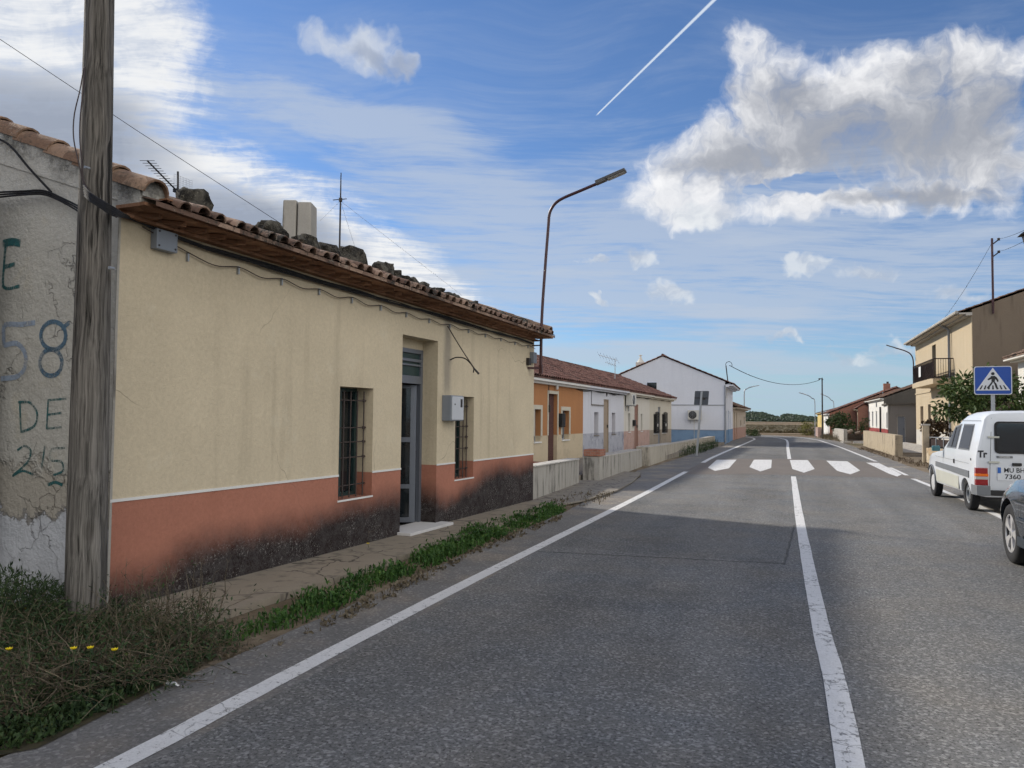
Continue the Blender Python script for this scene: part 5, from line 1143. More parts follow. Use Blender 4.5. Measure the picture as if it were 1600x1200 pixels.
A2 = xy_at(1388, 57); t = T('annex', 'low grey block annex with a pale blue-grey door beside the white and red house', 'outbuilding', (A2[0], A2[1], 0)); AX = Fr(A2, WR(0, 0, 0)[:2], -1)
gt = AX.turn(0, 0); mb = MB(); d0 = gt.sz(1401.5, 670)[0]; d1 = gt.sz(1415, 670)[0]; Wd = 2.6
wall_grid(mb, gt, 0, Wd, 0, 2.75, [(d0, d1, .0, 1.95, .12)]); t.part('wall', mb, 'greyblock')
mb = MB(); wall_grid(mb, AX, 0, AX.L, 0, 2.75, [(1.0, 2.2, 1.0, 2.2, .1)]); mb.quad(AX(0, 0, 2.75), AX(AX.L, 0, 2.75), AX(AX.L, -3, 2.75), AX(0, -3, 2.75)); AX.box(mb, .0, .12, .003, .05, 0, 2.74); t.part('front_wall', mb, 'white_red_render')
mb = MB(); AX.box(mb, -.15, AX.L, -4.2, .15, 2.76, 2.90); t.part('roof', mb, 'dark_gable'); opening(t, gt, H(d0, d1, .0, 1.95, .1, kind='door', dm='frame_metal', fm='pale_concrete'))
mb = MB(); AX.box(mb, 1.0, 2.2, -.1, -.08, 1., 2.2); t.part('pane', mb, 'dark_glass')
mb = MB(); mb.quad(gt(Wd, .0, 0), gt(Wd, -3, 0), gt(Wd, -3, 2.75), gt(Wd, 0, 2.75)); t.part('wall', mb, 'greyblock')
# open dark store beside the annex
x0, y0 = xy_at(1417, 59); mb = MB(); rr = random.Random(77)
for k in range(26): x = x0+rr.uniform(.1, 1.6); y = y0+rr.uniform(-.4, 1.0); mb.tube([(x, y, rr.uniform(0, .3)), (x+rr.uniform(-.4, .4), y+rr.uniform(-.2, .2), rr.uniform(.4, 1.1))], rr.uniform(.02, .06), 5)
solo('scrap_pile', mb, 'rust_bar', 'dark heap of scrap and poles against the far corner of the beige house', 'scrap', kind='stuff')
# brick house group
A = xy_at(1296, 76); B = xy_at(1287, 88); BR = Fr(A, B, -1)
br = house('brick_house', 'far red brick house with a long tiled roof and a chimney', BR, 0, BR.L, 12, 2.25, 4.7, 'plain_white', 'red_tile', [H(2, 3, .0, 2.0, .1, kind='door'), H(7, 8, 1., 1.9, .1)], over=.3, gm='brick', verge=.1, nr=6)
x, y, z = PY(1368, 622, BR(2, -5.3, 0)[1]); mb = MB(); BR.box(mb, 2, 2.5, -5.7, -5.1, 4.2, 5.25); cc_ = br.part('chimney', mb, 'brick'); mb = MB(); BR.box(mb, 2.35, 2.45, -5.6, -5.4, 5.25, 5.45); br.part('chimney_pot', mb, 'dark_metal', cc_)
PA = xy_at(1340.5, 73.3); PB = xy_at(1339, 75.6); PF = Fr(PA, PB, -1); pc = house('porch', 'small tiled porch building with an orange brick front between the brick and white houses', PF, 0, PF.L, 1.15, 2.75, 3.1, 'ochre_render', 'red_tile', [H(.6, 1.5, 0, 2.1, .1, kind='door', dm='dark_metal')], over=.35, gm='brick', cat='porch')
A = xy_at(1286, 97); B = xy_at(1277.5, 118); YF = Fr(A, B, -1); house('yellow_house', 'tiny far yellow house at the end of the right-hand row', YF, 0, YF.L, 7, 2.5, 3.5, 'yellow_render', 'red_tile', [H(3, 4, 0, 2.1, .1, kind='door'), H(8, 9, 1, 2, .1)], over=.3)
# walls and yards on the right
def rwall(label, A, B, h0, h1, th, m, cap=None):
    f = Fr(A, B, -1); t = T('garden_wall', label, 'wall', f(0, 0, 0)); mb = MB(); mb.add([f(0, 0, -.05), f(f.L, 0, -.05), f(f.L, 0, h1), f(0, 0, h0), f(0, -th, -.05), f(f.L, -th, -.05), f(f.L, -th, h1), f(0, -th, h0)], [(0, 1, 2, 3), (4, 7, 6, 5), (3, 2, 6, 7), (0, 3, 7, 4), (1, 5, 6, 2)]); t.part('wall', mb, m)
    if cap: mb = MB(); mb.add([f(-.02, .02, h0+.001), f(f.L, .02, h1+.001), f(f.L, -th-.02, h1+.001), f(-.02, -th-.02, h0+.001), f(-.02, .02, h0+.04), f(f.L, .02, h1+.04), f(f.L, -th-.02, h1+.04), f(-.02, -th-.02, h0+.04)], [(0, 3, 2, 1), (4, 5, 6, 7), (0, 1, 5, 4), (1, 2, 6, 5), (2, 3, 7, 6), (3, 0, 4, 7)]); t.part('coping', mb, cap)
    return t
a = G(1399, 713)[:2]; b = G(1349, 696.5)[:2]; rwall('sunlit ochre low wall in front of the white and red house', a, b, .94, .95, .30, 'ochre_render')
rwall('low white wall in front of the far tree', xy_at(1318, 58), xy_at(1301, 70), .88, .85, .25, 'pale_concrete'); rwall('low pinkish wall at the far bend', xy_at(1278, 72), xy_at(1268, 84), .9, .8, .3, 'pink_plinth')
for i, (p, q, lab) in enumerate([((1318, 692.5), (1330, 692.5), 'short white kerb block left of the gap to the planter yard'), ((1333, 692.5), (1349, 693), 'longer white kerb block by the ochre wall')]):
    a = G(*p)[:2]; b = G(*q)[:2]; mb = MB(); d = np.array(b)-np.array(a); n_ = np.array([-d[1], d[0]])/np.linalg.norm(d)*.3; mb.prism([(*a, 0), (*b, 0), (*(np.array(b)+n_), 0), (*(np.array(a)+n_), 0)], (0, 0, .14)); solo('kerb_block', mb, 'kerb_white', lab, 'kerb')
x, y = xy_at(1333, 63); t = T('planter', 'brown planter heaped with soil and logs behind the white kerb blocks', 'planter', (x, y, 0)); mb = MB(); mb.box(x-.9, x+.9, y-.3, y+.3, 0, .45); t.part('box', mb, 'bark', bevel=.02); mb = MB(); mb.tube([(x-.5, y-.4, .55), (x-.1, y-.1, .75)], .14, 10); mb.tube([(x+.1, y-.3, .5), (x+.5, y-.2, .6)], .12, 10); t.part('logs', mb, 'door_beige')
mb = MB(); crown(mb, (x+.3, y+.1, .85), (.9, .3, .35), 14, 26, .16, .04, 61); t.part('plants', mb, 'leaf_olive')
for px, f, zc, r_, sd, lab, m_ in ((1352, 62, 1.2, .35, 62, 'small potted shrub at the left end of the white and red house', 'leaf_olive'),):
    x, y = xy_at(px, f); t = T('potted_shrub', lab, 'plant', (x, y, 0)); mb = MB(); mb.lathe([(0, 0), (0, .22), (.45, .3), (.45, .0)], (x, y, 0), (0, 0, 1), 12); t.part('pot', mb, 'dark_metal'); mb = MB(); crown(mb, (x, y, zc), (r_, r_, .6), 10, 26, .16, .04, sd); t.part('foliage', mb, m_)
# gate, stone wall and plants behind the van
x, y = xy_at(1446, 29.2); t = T('gate_pillar', 'pale rendered gate pillar at the corner of the rubble stone wall', 'pillar', (x, y, 0)); mb = MB(); mb.box(x-.11, x+.11, y-.15, y+.15, 0, 1.42); t.part('shaft', mb, 'ochre_render', bevel=.01); mb = MB(); mb.box(x-.14, x+.14, y-.18, y+.18, 1.42, 1.48); t.part('cap', mb, 'pale_concrete')
def m_rubble():
    p = pos(); w = vm('ADD', p, scl(noi(p, 3, 3, .5, 0, 1), (.2, .2, .2))); e = vor(w, 4.2); c = sep(vor(w, 4.2, 'F1', 'Color'))[0]; k = mix(c, (.42, .30, .17), (.56, .47, .33)); k = mix(sstep(noi(p, 12, 4), .55, .7)*.4, k, (.2, .16, .11))
    return {BC: mix(sstep(e, .05, .02), k, (.30, .26, .2)), RO: .9, 'bump': e.mn(.08)*8., 'bd': .03}
mat('rubble', m_rubble)
x2, y2 = xy_at(1492, 26.5); f = Fr((x+.12, y-.02), (x2, y2)); mb = MB(); f.box(mb, 0, 3.4, -.12, .15, 0, .58); solo('stone_wall', mb, 'rubble', 'low wall of irregular yellow stones just beyond the white van', 'wall', bevel=.02)
t = T('yard_fence', 'dark railing with dark sheeting on top of the yellow stone wall', 'fence', f(0, 0, .58)); mb = MB(); f.box(mb, .02, 3.4, -.02, .01, .60, .92); t.part('sheet', mb, 'balcony_brown'); mb = MB()
for k in range(5): mb.tube([f(.05+k*.8, .03, .56), f(.05+k*.8, .03, 1.0)], .02, 5)
mb.tube([f(.0, .03, .98), f(3.4, .03, 1.0)], .02, 5); t.part('rail', mb, 'galvanised')
x, y = xy_at(1462, 31); tree('brown_shrub', 'reddish brown leafy shrub above the dark railing left of the van', 'shrub', (x, y, 0), .7, (x, y, 1.25), (.55, .5, .42), 22, 34, .13, .05, 'leaf_brown', 63, .04)
# nearest house on the right, mostly out of frame
B = xy_at(1592, 33); hd2 = math.radians(92.6); A = (B[0]-math.cos(hd2)*9, B[1]-math.sin(hd2)*9); NF = Fr(A, B, -1)
house('bungalow', 'cream bungalow cut off by the right edge, its tiled eave above the crossing sign', NF, 0, NF.L, 8, 4.42, 6.0, 'ivory_render', 'old_tile', [H(2, 3.2, 1, 2.3, .15), H(5.2, 6.2, 0.0, 2.2, .12, kind='door')], over=.55)
g1 = BF.sz; 
ac_unit('white air conditioner on the brown gable, right of the crossing sign', lambda u, n, z: BF(-n, -2.6+u, 3.35+z), .8, .55)
mb = MB(); e0 = BF(-.5, -1.8, 3.95); BF.box(mb, -.6, -.001, -3.3, -1.9, 3.98, 4.06); BF.box(mb, -.5, -.001, -3.3, -1.9, 4.06, 4.12); solo('tiled_canopy', mb, 'old_tile', 'small tiled canopy on the gable just right of the crossing sign', 'canopy')
# lantern at the right edge
x, y = xy_at(1612, 20); d = ray(1597, 362); kz = 1.6+(659-366)/FPX*20; t = T('lantern_post', 'dark four-sided lantern on a post at the right edge of the photo', 'lantern', (x, y, 0)); mb = MB(); mb.tube([(x, y, 0), (x, y, kz-.25)], .05, 8); t.part('post', mb, 'dark_metal')
mb = MB(); mb.lathe([(.0, .02), (.0, .30), (.12, .10), (.16, .03), (.2, .0)], (x, y, kz+.02), (0, 0, 1), 4); t.part('cap', mb, 'black'); mb = MB(); mb.lathe([(-.26, .10), (.0, .17), (.0, .0)], (x, y, kz+.0), (0, 0, 1), 4); t.part('lantern', mb, 'dark_metal')

# unseen house added left of the frame to cast shade over the near verge
f = Fr((-6.45, -9.), (-6.38, 4.05)); house('unseen_shade_house', 'plain grey rendered neighbouring house just outside the left edge of the photo', f, 0, f.L, 5, 3.3, 4.3, 'greyblock', 'old_tile', [H(3, 4, 1, 2.2, .15), H(6, 7, 0, 2.1, .12, kind='door')], over=.04, verge=.0)

# ------------------------------------------------------------------ road signs
def rsq(mb, fn, w, h, r, t0, t1, n=5):
    pts = []
    for cx, cy, a0 in ((w/2-r, h/2-r, 0), (-w/2+r, h/2-r, 90), (-w/2+r, -h/2+r, 180), (w/2-r, -h/2+r, 270)):
        for k in range(n+1): a = math.radians(a0+90*k/n); pts.append((cx+r*math.cos(a), cy+r*math.sin(a)))
    m = len(pts); mb.add([fn(u, v, t0) for u, v in pts]+[fn(u, v, t1) for u, v in pts], [tuple(range(m))[::-1], tuple(range(m, 2*m))]+[(i, (i+1) % m, m+(i+1) % m, m+i) for i in range(m)])
def flat(mb, fn, pts, w0, w1):
    m = len(pts); mb.add([fn(u, v, w0) for u, v in pts]+[fn(u, v, w1) for u, v in pts], [tuple(range(m))[::-1], tuple(range(m, 2*m))]+[(i, (i+1) % m, m+(i+1) % m, m+i) for i in range(m)])
sc = np.array([4.34, 24.40, 2.72]); fw = np.array([-sc[0], -sc[1]-0.0]); fa = math.atan2(-1.0, -.10); nd = np.array([math.cos(fa), math.sin(fa)]); rt = np.array([-nd[1], nd[0]])
def sf(u, v, w): p = sc[:2]+rt*u+nd*w; return (p[0], p[1], sc[2]+v)
t = T('crossing_sign', 'square blue pedestrian crossing sign on a grey post behind the white van', 'road sign', (float(sc[0]), float(sc[1]), 0))
mb = MB(); mb.box(-.045, .045, -.12, -.03, -2.72, .40, lambda u, w, v: sf(u, v, w)); t.part('post', mb, 'galvanised', bevel=.006)
mb = MB(); rsq(mb, sf, .885, .78, .06, -.028, 0); pn = t.part('panel', mb, 'sign_white'); mb = MB(); rsq(mb, sf, .845, .74, .05, .0015, .004); t.part('blue_field', mb, 'sign_blue', pn)
mb = MB(); flat(mb, sf, [(-.395, -.275), (.395, -.275), (0, .35)], .0055, .008); t.part('triangle', mb, 'sign_white', pn)
mb = MB(); o0, o1 = .0095, .012
q = [(0.0+.042*math.cos(a), .185+.042*math.sin(a)) for a in np.linspace(0, 2*PI, 16)[:-1]]; flat(mb, sf, q, o0, o1)
flat(mb, sf, [(-.045, .12), (.04, .125), (.085, .09), (.130, .01), (.128, -.035), (.095, -.045), (.085, .0), (.050, .035), (.045, -.04), (-.035, -.04), (-.035, .04), (-.10, .005), (-.125, .02), (-.12, .045), (-.06, .085)], o0, o1)
flat(mb, sf, [(-.035, -.041), (.006, -.041), (-.03, -.11), (-.095, -.20), (-.115, -.225), (-.15, -.21), (-.08, -.11)], o0, o1); flat(mb, sf, [(.045, -.041), (.007, -.041), (.035, -.10), (.06, -.20), (.085, -.225), (.14, -.225), (.11, -.20), (.085, -.10)], o0, o1)
t.part('pedestrian', mb, 'sign_black', pn); mb = MB()
for k in range(7): x = -.27+k*.09; sk_ = -x*.35; flat(mb, sf, [(x-.022+sk_*-.35-.0, -.245), (x+.020+sk_*-.35, -.245), (x+.012+sk_*.25, -.135), (x-.016+sk_*.25, -.135)], .0124, .0134)
t.part('zebra_bars', mb, 'sign_black', pn)
q = np.array([-4.99, 33.6]); nd2 = np.array([.05, 1.]); nd2 = nd2/np.linalg.norm(nd2); rt2 = np.array([nd2[1], -nd2[0]])
top = np.array([-4.80, 33.62]); 
def sf2(u, v, w): zz = 2.48+v; p = q+(top-q)*(zz/2.48)+rt2*u+nd2*w; return (float(p[0]), float(p[1]), float(zz))
t = T('crossing_sign', 'square sign seen from its grey back, on a leaning post beyond the low wall', 'road sign', (float(q[0]), float(q[1]), 0)); mb = MB(); mb.box(-.04, .04, -.1, -.02, -2.48, .28, lambda u, w, v: sf2(u, v, w)); t.part('post', mb, 'galvanised')
mb = MB(); rsq(mb, sf2, .60, .60, .04, -.02, .0); pn = t.part('panel', mb, 'sign_grey', bevel=.003); mb = MB(); mb.box(-.29, .29, -.035, -.021, -.02, .02, lambda u, w, v: sf2(u, v, w)); mb.box(.06, .17, -.03, -.021, -.08, .0, lambda u, w, v: sf2(u, v, w)); t.part('bracket', mb, 'dark_metal', pn)

# ------------------------------------------------------------------ vehicles
class VF:
    def __init__(s, o, h): s.o = o; s.c, s.s = math.cos(h), math.sin(h)
    def __call__(s, x, y, z): return (s.o[0]+x*s.c-y*s.s, s.o[1]+x*s.s+y*s.c, z)
def body(stations, W, prof, fn):
    """loft: stations (y, dict), prof(d) -> half section [(x inset from side, z)...] bottom to centre"""
    mb = MB(); secs = []
    for y, d in stations:
        h = prof(d); L = [(x, y, z) for x, z in h]; Rr = [(W-x, y, z) for x, z in h[::-1] if x < W/2-1e-4]; secs.append(L+Rr)
    n = len(secs[0]); vs = [p for s in secs for p in s]; m = len(secs)
    fs = [(i*n+j, i*n+(j+1) % n, (i+1)*n+(j+1) % n, (i+1)*n+j) for i in range(m-1) for j in range(n)]+[tuple(range(n))[::-1], tuple(range((m-1)*n, m*n))]
    mb.add(vs, fs); return mb
def cut_body(mb, cuts, fn, name, seg=28):
    """cut wheel arches with cylinders along x: cuts (x0,x1,y,z,r)"""
    me = bpy.data.meshes.new(name); me.from_pydata(mb.v, [], mb.f); bm = bmesh.new(); bm.from_mesh(me); bmesh.ops.recalc_face_normals(bm, faces=bm.faces); bm.to_mesh(me); bm.free()
    o = bpy.data.objects.new('tmp', me); COL.objects.link(o); tmp = [o]
    for x0, x1, y, z, r in cuts:
        c = MB(); n = seg
        c.add([(x, y+r*math.cos(2*PI*k/n), z+r*math.sin(2*PI*k/n)) for x in (x0, x1) for k in range(n)], [tuple(range(n)), tuple(range(n, 2*n))[::-1]]+[(k, n+k, n+(k+1) % n, (k+1) % n) for k in range(n)])
        cm = bpy.data.meshes.new('c'); cm.from_pydata(c.v, [], c.f); bm = bmesh.new(); bm.from_mesh(cm); bmesh.ops.recalc_face_normals(bm, faces=bm.faces); bm.to_mesh(cm); bm.free()
        co = bpy.data.objects.new('tmpc', cm); COL.objects.link(co); tmp.append(co); md = o.modifiers.new('b', 'BOOLEAN'); md.operation = 'DIFFERENCE'; md.object = co; md.solver = 'EXACT'
    dg = bpy.context.evaluated_depsgraph_get(); r_ = bpy.data.meshes.new_from_object(o.evaluated_get(dg)); out = MB(); out.add([fn(*v.co) for v in r_.vertices], [tuple(p.vertices) for p in r_.polygons])
    for q in tmp: bpy.data.objects.remove(q)
    return out
def wheel(t, fn, x, y, r, wdt, kind, name='wheel'):
    """x: outer face; axle runs +x (to the right, inwards)"""
    sg = 1 if wdt > 0 else -1; a = Vector(fn(x, y, r)); b = Vector(fn(x+1, y, r)); ax = (b-a)*sg; W_ = abs(wdt)
    mb = MB(); pr = [(.03, r*.60), (.012, r*.64), (.004, r*.74), (.003, r*.86), (.012, r*.95), (.03, r*.99), (.04, r), (W_-.04, r), (W_-.03, r*.99), (W_-.012, r*.95), (W_-.003, r*.86), (W_-.01, r*.6)]
    mb.lathe(pr, a, ax, 40); ty = t.part('wheel', mb, 'rubber', smooth=40)
    mb = MB(); mb.lathe([(.03, r*.60), (.022, r*.645), (.028, r*.66), (.03, r*.60), (.10, r*.56), (.12, r*.3), (.12, 0)], a, ax, 32); t.part('rim', mb, 'dark_metal' if kind == 'alloy' else ('hubcap' if kind == 'cap' else 'bumper_grey'), ty, smooth=40)
    e1 = ax.orthogonal().normalized(); e1 = Vector((0, 0, 1)); e2 = ax.cross(e1).normalized(); mb = MB()
    P = lambda h, rr_, an: a+ax*h+(e1*math.cos(an)+e2*math.sin(an))*rr_
    if kind == 'alloy':
        mb.lathe([(.02, r*.645), (.012, r*.655), (.012, r*.615), (.035, r*.60)], a, ax, 40)
        for k in range(5):
            c = 2*PI*k/5+.3
            mb.add([P(.022, r*.10, c-.55), P(.022, r*.10, c+.55), P(.016, r*.35, c+.27), P(.014, r*.62, c+.29), P(.014, r*.62, c-.29), P(.016, r*.35, c-.27), P(.06, r*.10, c-.6), P(.06, r*.10, c+.6), P(.05, r*.35, c+.30), P(.05, r*.62, c+.31), P(.05, r*.62, c-.31), P(.05, r*.35, c-.30)],
                   [(0, 1, 2, 5), (5, 2, 3, 4), (1, 7, 8, 2), (2, 8, 9, 3), (0, 5, 11, 6), (5, 4, 10, 11), (3, 9, 10, 4)])
        mb.lathe([(.05, r*.2), (.018, r*.17), (.012, r*.1), (.012, 0)], a, ax, 20); t.part('spokes', mb, 'wheel_silver', ty, smooth=35)
        mb = MB(); mb.lathe([(.011, r*.085), (.006, r*.06), (.006, 0)], a, ax, 14); t.part('hub_cap', mb, 'bumper_grey', ty)
    elif kind == 'cap':
        mb.lathe([(.03, r*.6), (.012, r*.56), (.004, r*.4), (.0, r*.2), (-.004, 0)], a, ax, 32); t.part('hub_cap', mb, 'hubcap', ty, smooth=40)
    else:
        mb.lathe([(.03, r*.6), (.05, r*.5), (.03, r*.40), (.02, r*.26), (.06, r*.22), (.06, 0)], a, ax, 32); t.part('hub_cap', mb, 'bumper_grey', ty, smooth=40); mb = MB()
        for k in range(10): c = 2*PI*k/10; mb.add([P(.028, r*.37, c-.1), P(.028, r*.37, c+.1), P(.030, r*.47, c+.1), P(.030, r*.47, c-.1)], [(0, 1, 2, 3)])
        t.part('rim_holes', mb, 'black', ty)
# white van ---------------------------------------------------------------
hv = math.atan2(.225, 2.63); VN = VF((2.39, 16.04), hv); VW = 1.60
t = T('van', 'old white high-roofed van seen from behind, with Tr written on its corner', 'van', VN(.8, 1.3, 0)); VT = t
def vprof(d):
    xi, z0, zb, zt = d['xi'], d['z0'], d['zb'], d['zt']; h = max(zt-zb, .0); k = .21; r = min(.09, h*.6+.015)
    xt = xi+.015+k*h
    return [(xi+.14, z0), (xi+.02, z0+.02), (xi+.0, z0+.18), (xi-.004, (z0+zb)/2), (xi, zb-.10), (xi+.012, zb), (xi+.015+k*h*.45, zb+h*.45), (xt-k*r, zt-r), (xt+.018, zt-r*.45), (xt+.07, zt-r*.08), (xt+.2, zt+.01), (VW/2, zt+.02)]
def vst(y, zt, xi=0., z0=.30, zb=None): return (y, dict(xi=xi, z0=z0, zb=zb if zb is not None else min(1.06, zt-.05), zt=zt))
vs_ = [vst(-.70, 1.66, .05, .34), vst(-.68, 1.73, .015), vst(-.62, 1.765, 0), vst(-.3, 1.775), vst(.1, 1.765), vst(.45, 1.735), vst(.70, 1.67), vst(.85, 1.60), vst(1.0, 1.52), vst(1.25, 1.34), vst(1.5, 1.16), vst(1.63, 1.07, 0), vst(1.72, 1.015), vst(2.2, .985), vst(2.7, .93, .01), vst(3.0, .86, .03), vst(3.2, .77, .08), vst(3.32, .66, .16), vst(3.36, .55, .26)]
bd = cut_body(body(vs_, VW, vprof, VN), [(-.3, .34, 2.63, .30, .355), (VW-.34, VW+.3, 2.63, .30, .355), (-.3, .34, 0., .24, .335), (VW-.34, VW+.3, 0., .24, .335)], VN, 'van')
t.part('body', bd, 'van_paint', smooth=28)
mb = MB(); mb.box(.15, VW-.15, -.5, 3.1, .28, .42, VN); mb.box(.33, VW-.33, -.4, 3.0, .42, .75, VN); t.part('underbody', mb, 'black')
vx = lambda z: (.015+.21*max(0, z-1.06)) if z > 1.06 else .0
def vside(pts, o): return [VN(vx(z)-o, y, z) for y, z in pts]
def vpanel(name, pts, m, o=.004, par=None, th=.004):
    mb = MB(); a = vside(pts, o); mb.prism(a, tuple(np.array(VN(-th, 0, 0))-np.array(VN(0, 0, 0)))); return t.part(name, mb, m, par)
def P_(px, py): # side-plane coordinates of a photo point
    d = ray(px, py); n = np.array([VN.c, VN.s, 0.]); o = np.array(VN(.05, 0, 0)); k = ((o-EYE)@n)/(d@n); p = EYE+d*k; q = p[:2]-np.array(VN.o); return float(-q[0]*VN.s+q[1]*VN.c), float(p[2])
rwn = [(.05, 1.10), (.62, 1.10), (.62, 1.53), (.05, 1.53)]
wf = [(-.02, 1.075), (.57, 1.075), (.55, 1.56), (-.05, 1.56)]; ws = [(.01, 1.105), (.54, 1.105), (.52, 1.53), (-.02, 1.53)]
k = vpanel('side_window', [(-.26, 1.075), (.50, 1.075), (.46, 1.55), (-.24, 1.55)], 'bumper_grey', .002); vpanel('pane', [(-.22, 1.105), (.46, 1.105), (.42, 1.525), (-.20, 1.525)], 'car_glass', .008, k)
k = vpanel('door_window', [(.64, 1.075), (1.40, 1.075), (1.04, 1.50), (.62, 1.55)], 'bumper_grey', .002); vpanel('pane', [(.68, 1.105), (1.30, 1.105), (1.02, 1.46), (.66, 1.52)], 'car_glass', .008, k); vpanel('slider_bar', [(.96, 1.105), (1.0, 1.105), (.94, 1.48), (.90, 1.48)], 'black', .013, k)
vpanel('rubbing_strip', [(-.30, .60), (2.20, .66), (2.20, .76), (-.30, .72)], 'bumper_grey', .006, None, .012); vpanel('lower_panel', [(.42, .34), (2.2, .36), (2.22, .60), (.42, .575)], 'van_lower', .0045, None, .002)
mb = MB()
for y, z0, z1 in ((.575, .40, 1.55), (1.60, .40, 1.02)): a = vside([(y-.004, z0), (y+.004, z0)], .004)+vside([(y+.004, z1), (y-.004, z1)], .004); mb.poly(a)
mb.poly(vside([(-.6, 1.605), (.62, 1.605), (.62, 1.613), (-.6, 1.613)], .010)); mb.poly(vside([(-.28, .845), (2.3, .865), (2.3, .871), (-.28, .851)], .004)); t.part('panel_seams', mb, 'bumper_grey')
vpanel('door_handle', [(.70, .80), (.735, .80), (.735, .88), (.70, .88)], 'dark_metal', .003, None, .018)
mb = MB(); mb.lathe([(0, 0), (0, .022), (.006, .022), (.006, 0)], VN(-.004, -.42, .93), (-1, 0, 0), 10); t.part('fuel_cap', mb, 'black')
# rear
def vr(x, z, o=.004): return VN(x, -.70-o-.0*z+(.045*(max(0, z-1.55))), z)
mb = MB(); rsq(mb, lambda u, v, w: vr(.82+u, 1.325+v, .003+w), 1.06, .55, .07, .0, .014); rwd = t.part('rear_window', mb, 'black'); mb = MB(); rsq(mb, lambda u, v, w: vr(.82+u, 1.325+v, .018+w), 1.00, .49, .05, 0, .004); t.part('pane', mb, 'car_glass', rwd)
mb = MB(); mb.poly([vr(.20, .42), vr(.207, .42), vr(.257, 1.66), vr(.25, 1.66)]); mb.poly([vr(.20, .415), vr(1.4, .415), vr(1.4, .422), vr(.20, .422)]); t.part('tailgate_seam', mb, 'black')
for z in (1.33, .90): mb = MB(); mb.box(.19, .36, -.73, -.702, z-.016, z+.016, VN); t.part('hinge', mb, 'van_lower', bevel=.004)
mb = MB(); mb.box(.55, .69, -.735, -.702, .845, .895, VN); t.part('tailgate_handle', mb, 'black', bevel=.01)
mb = MB(); mb.box(.32, .56, -.712, -.703, .975, 1.01, VN); bg_ = t.part('badge', mb, 'bumper_grey'); bt = text_mb('CITROEN', .024, lambda u, v, w: VN(.44+u, -.713-w, .9925+v), .001, .001, 1.1); t.part('badge_letters', bt, 'wheel_silver', bg_)
mb = MB(); rsq(mb, lambda u, v, w: VN(.555+u, -.703-w, .71+v), .46, .24, .02, .0, .008); pl_ = t.part('number_plate', mb, 'plate_white'); mb = MB(); rsq(mb, lambda u, v, w: VN(.355+u, -.7125-w, .765+v), .05, .10, .006, 0, .002); t.part('country_band', mb, 'eu_blue', pl_)
t.part('plate_letters', text_mb('MU BH', .078, lambda u, v, w: VN(.58+u*.95, -.713-w, .765+v), .001, .0015, 1.0), 'text_black', pl_); t.part('plate_letters', text_mb('7360', .078, lambda u, v, w: VN(.555+u, -.713-w, .655+v), .001, .0015, 1.1), 'text_black', pl_)
mb = MB(); mb.box(.0, .185, -.728, -.62, .50, .80, lambda x, y, z: VN(x-.004, y, z)); tl = t.part('tail_light', mb, 'red_lens', bevel=.012)
mb = MB(); mb.box(-.006, .187, -.731, -.63, .655, .70, VN); t.part('indicator', mb, 'amber_lens', tl, bevel=.003); mb = MB(); mb.box(-.006, .187, -.7305, -.63, .60, .65, VN); t.part('reversing_lens', mb, 'clear_lens', tl, bevel=.003)
mb = MB(); mb.box(-.01, .20, -.80, -.42, .33, .50, VN); t.part('corner_bumper', mb, 'bumper_grey', bevel=.015); mb = MB(); mb.box(.205, VW-.2, -.76, -.66, .33, .42, VN); t.part('rear_bumper', mb, 'black', bevel=.01)
mb = MB(); mb.box(VW-.2, VW+.01, -.80, -.42, .33, .50, VN); t.part('corner_bumper', mb, 'bumper_grey', bevel=.015); mb = MB(); mb.box(VW-.185, VW+.004, -.728, -.62, .50, .80, VN); t.part('tail_light', mb, 'red_lens', bevel=.012)
a = text_mb('Tr', .115, lambda u, v, w: VN(.105+.21*max(0, 1.02+v-1.06)+u*.85, -.704-w-.02*0, 1.03+v), .003, .006, 1.0); t.part('marking', a, 'text_black')
mb = MB(); mb.tube([VN(.05, 1.62, 1.04), VN(-.08, 1.63, 1.08)], .012, 6); mi = t.part('wing_mirror', mb, 'black'); mb = MB(); mb.box(-.20, -.05, 1.58, 1.66, .99, 1.10, VN); t.part('mirror_housing', mb, 'teal_plastic', mi, bevel=.025)
mb = MB(); mb.tube([VN(VW-.05, 1.62, 1.04), VN(VW+.08, 1.63, 1.08)], .012, 6); mb.box(VW+.05, VW+.20, 1.58, 1.66, .99, 1.10, VN); t.part('wing_mirror', mb, 'teal_plastic')
mb = MB(); a = [VN(.20, 1.02, 1.525), VN(VW-.20, 1.02, 1.525), VN(VW-.10, 1.60, 1.10), VN(.10, 1.60, 1.10)]; mb.poly([tuple(np.array(q)+np.array([0, 0, .03])) for q in a]); t.part('windscreen', mb, 'car_glass')
mb = MB(); mb.tube([VN(-.008, 2.63+.36*math.cos(a_), .30+.36*math.sin(a_)) for a_ in np.linspace(.75, PI+.1, 20)], .016, 6); t.part('arch_trim', mb, 'bumper_grey', smooth=60)
for x, wd2, y, kd in ((.012, .155, 2.63, 'cap'), (.03, .155, 0., 'steel'), (VW-.012, -.155, 2.63, 'cap'), (VW-.03, -.155, 0., 'steel')): wheel(t, VN, x, y, .292, wd2, kd)
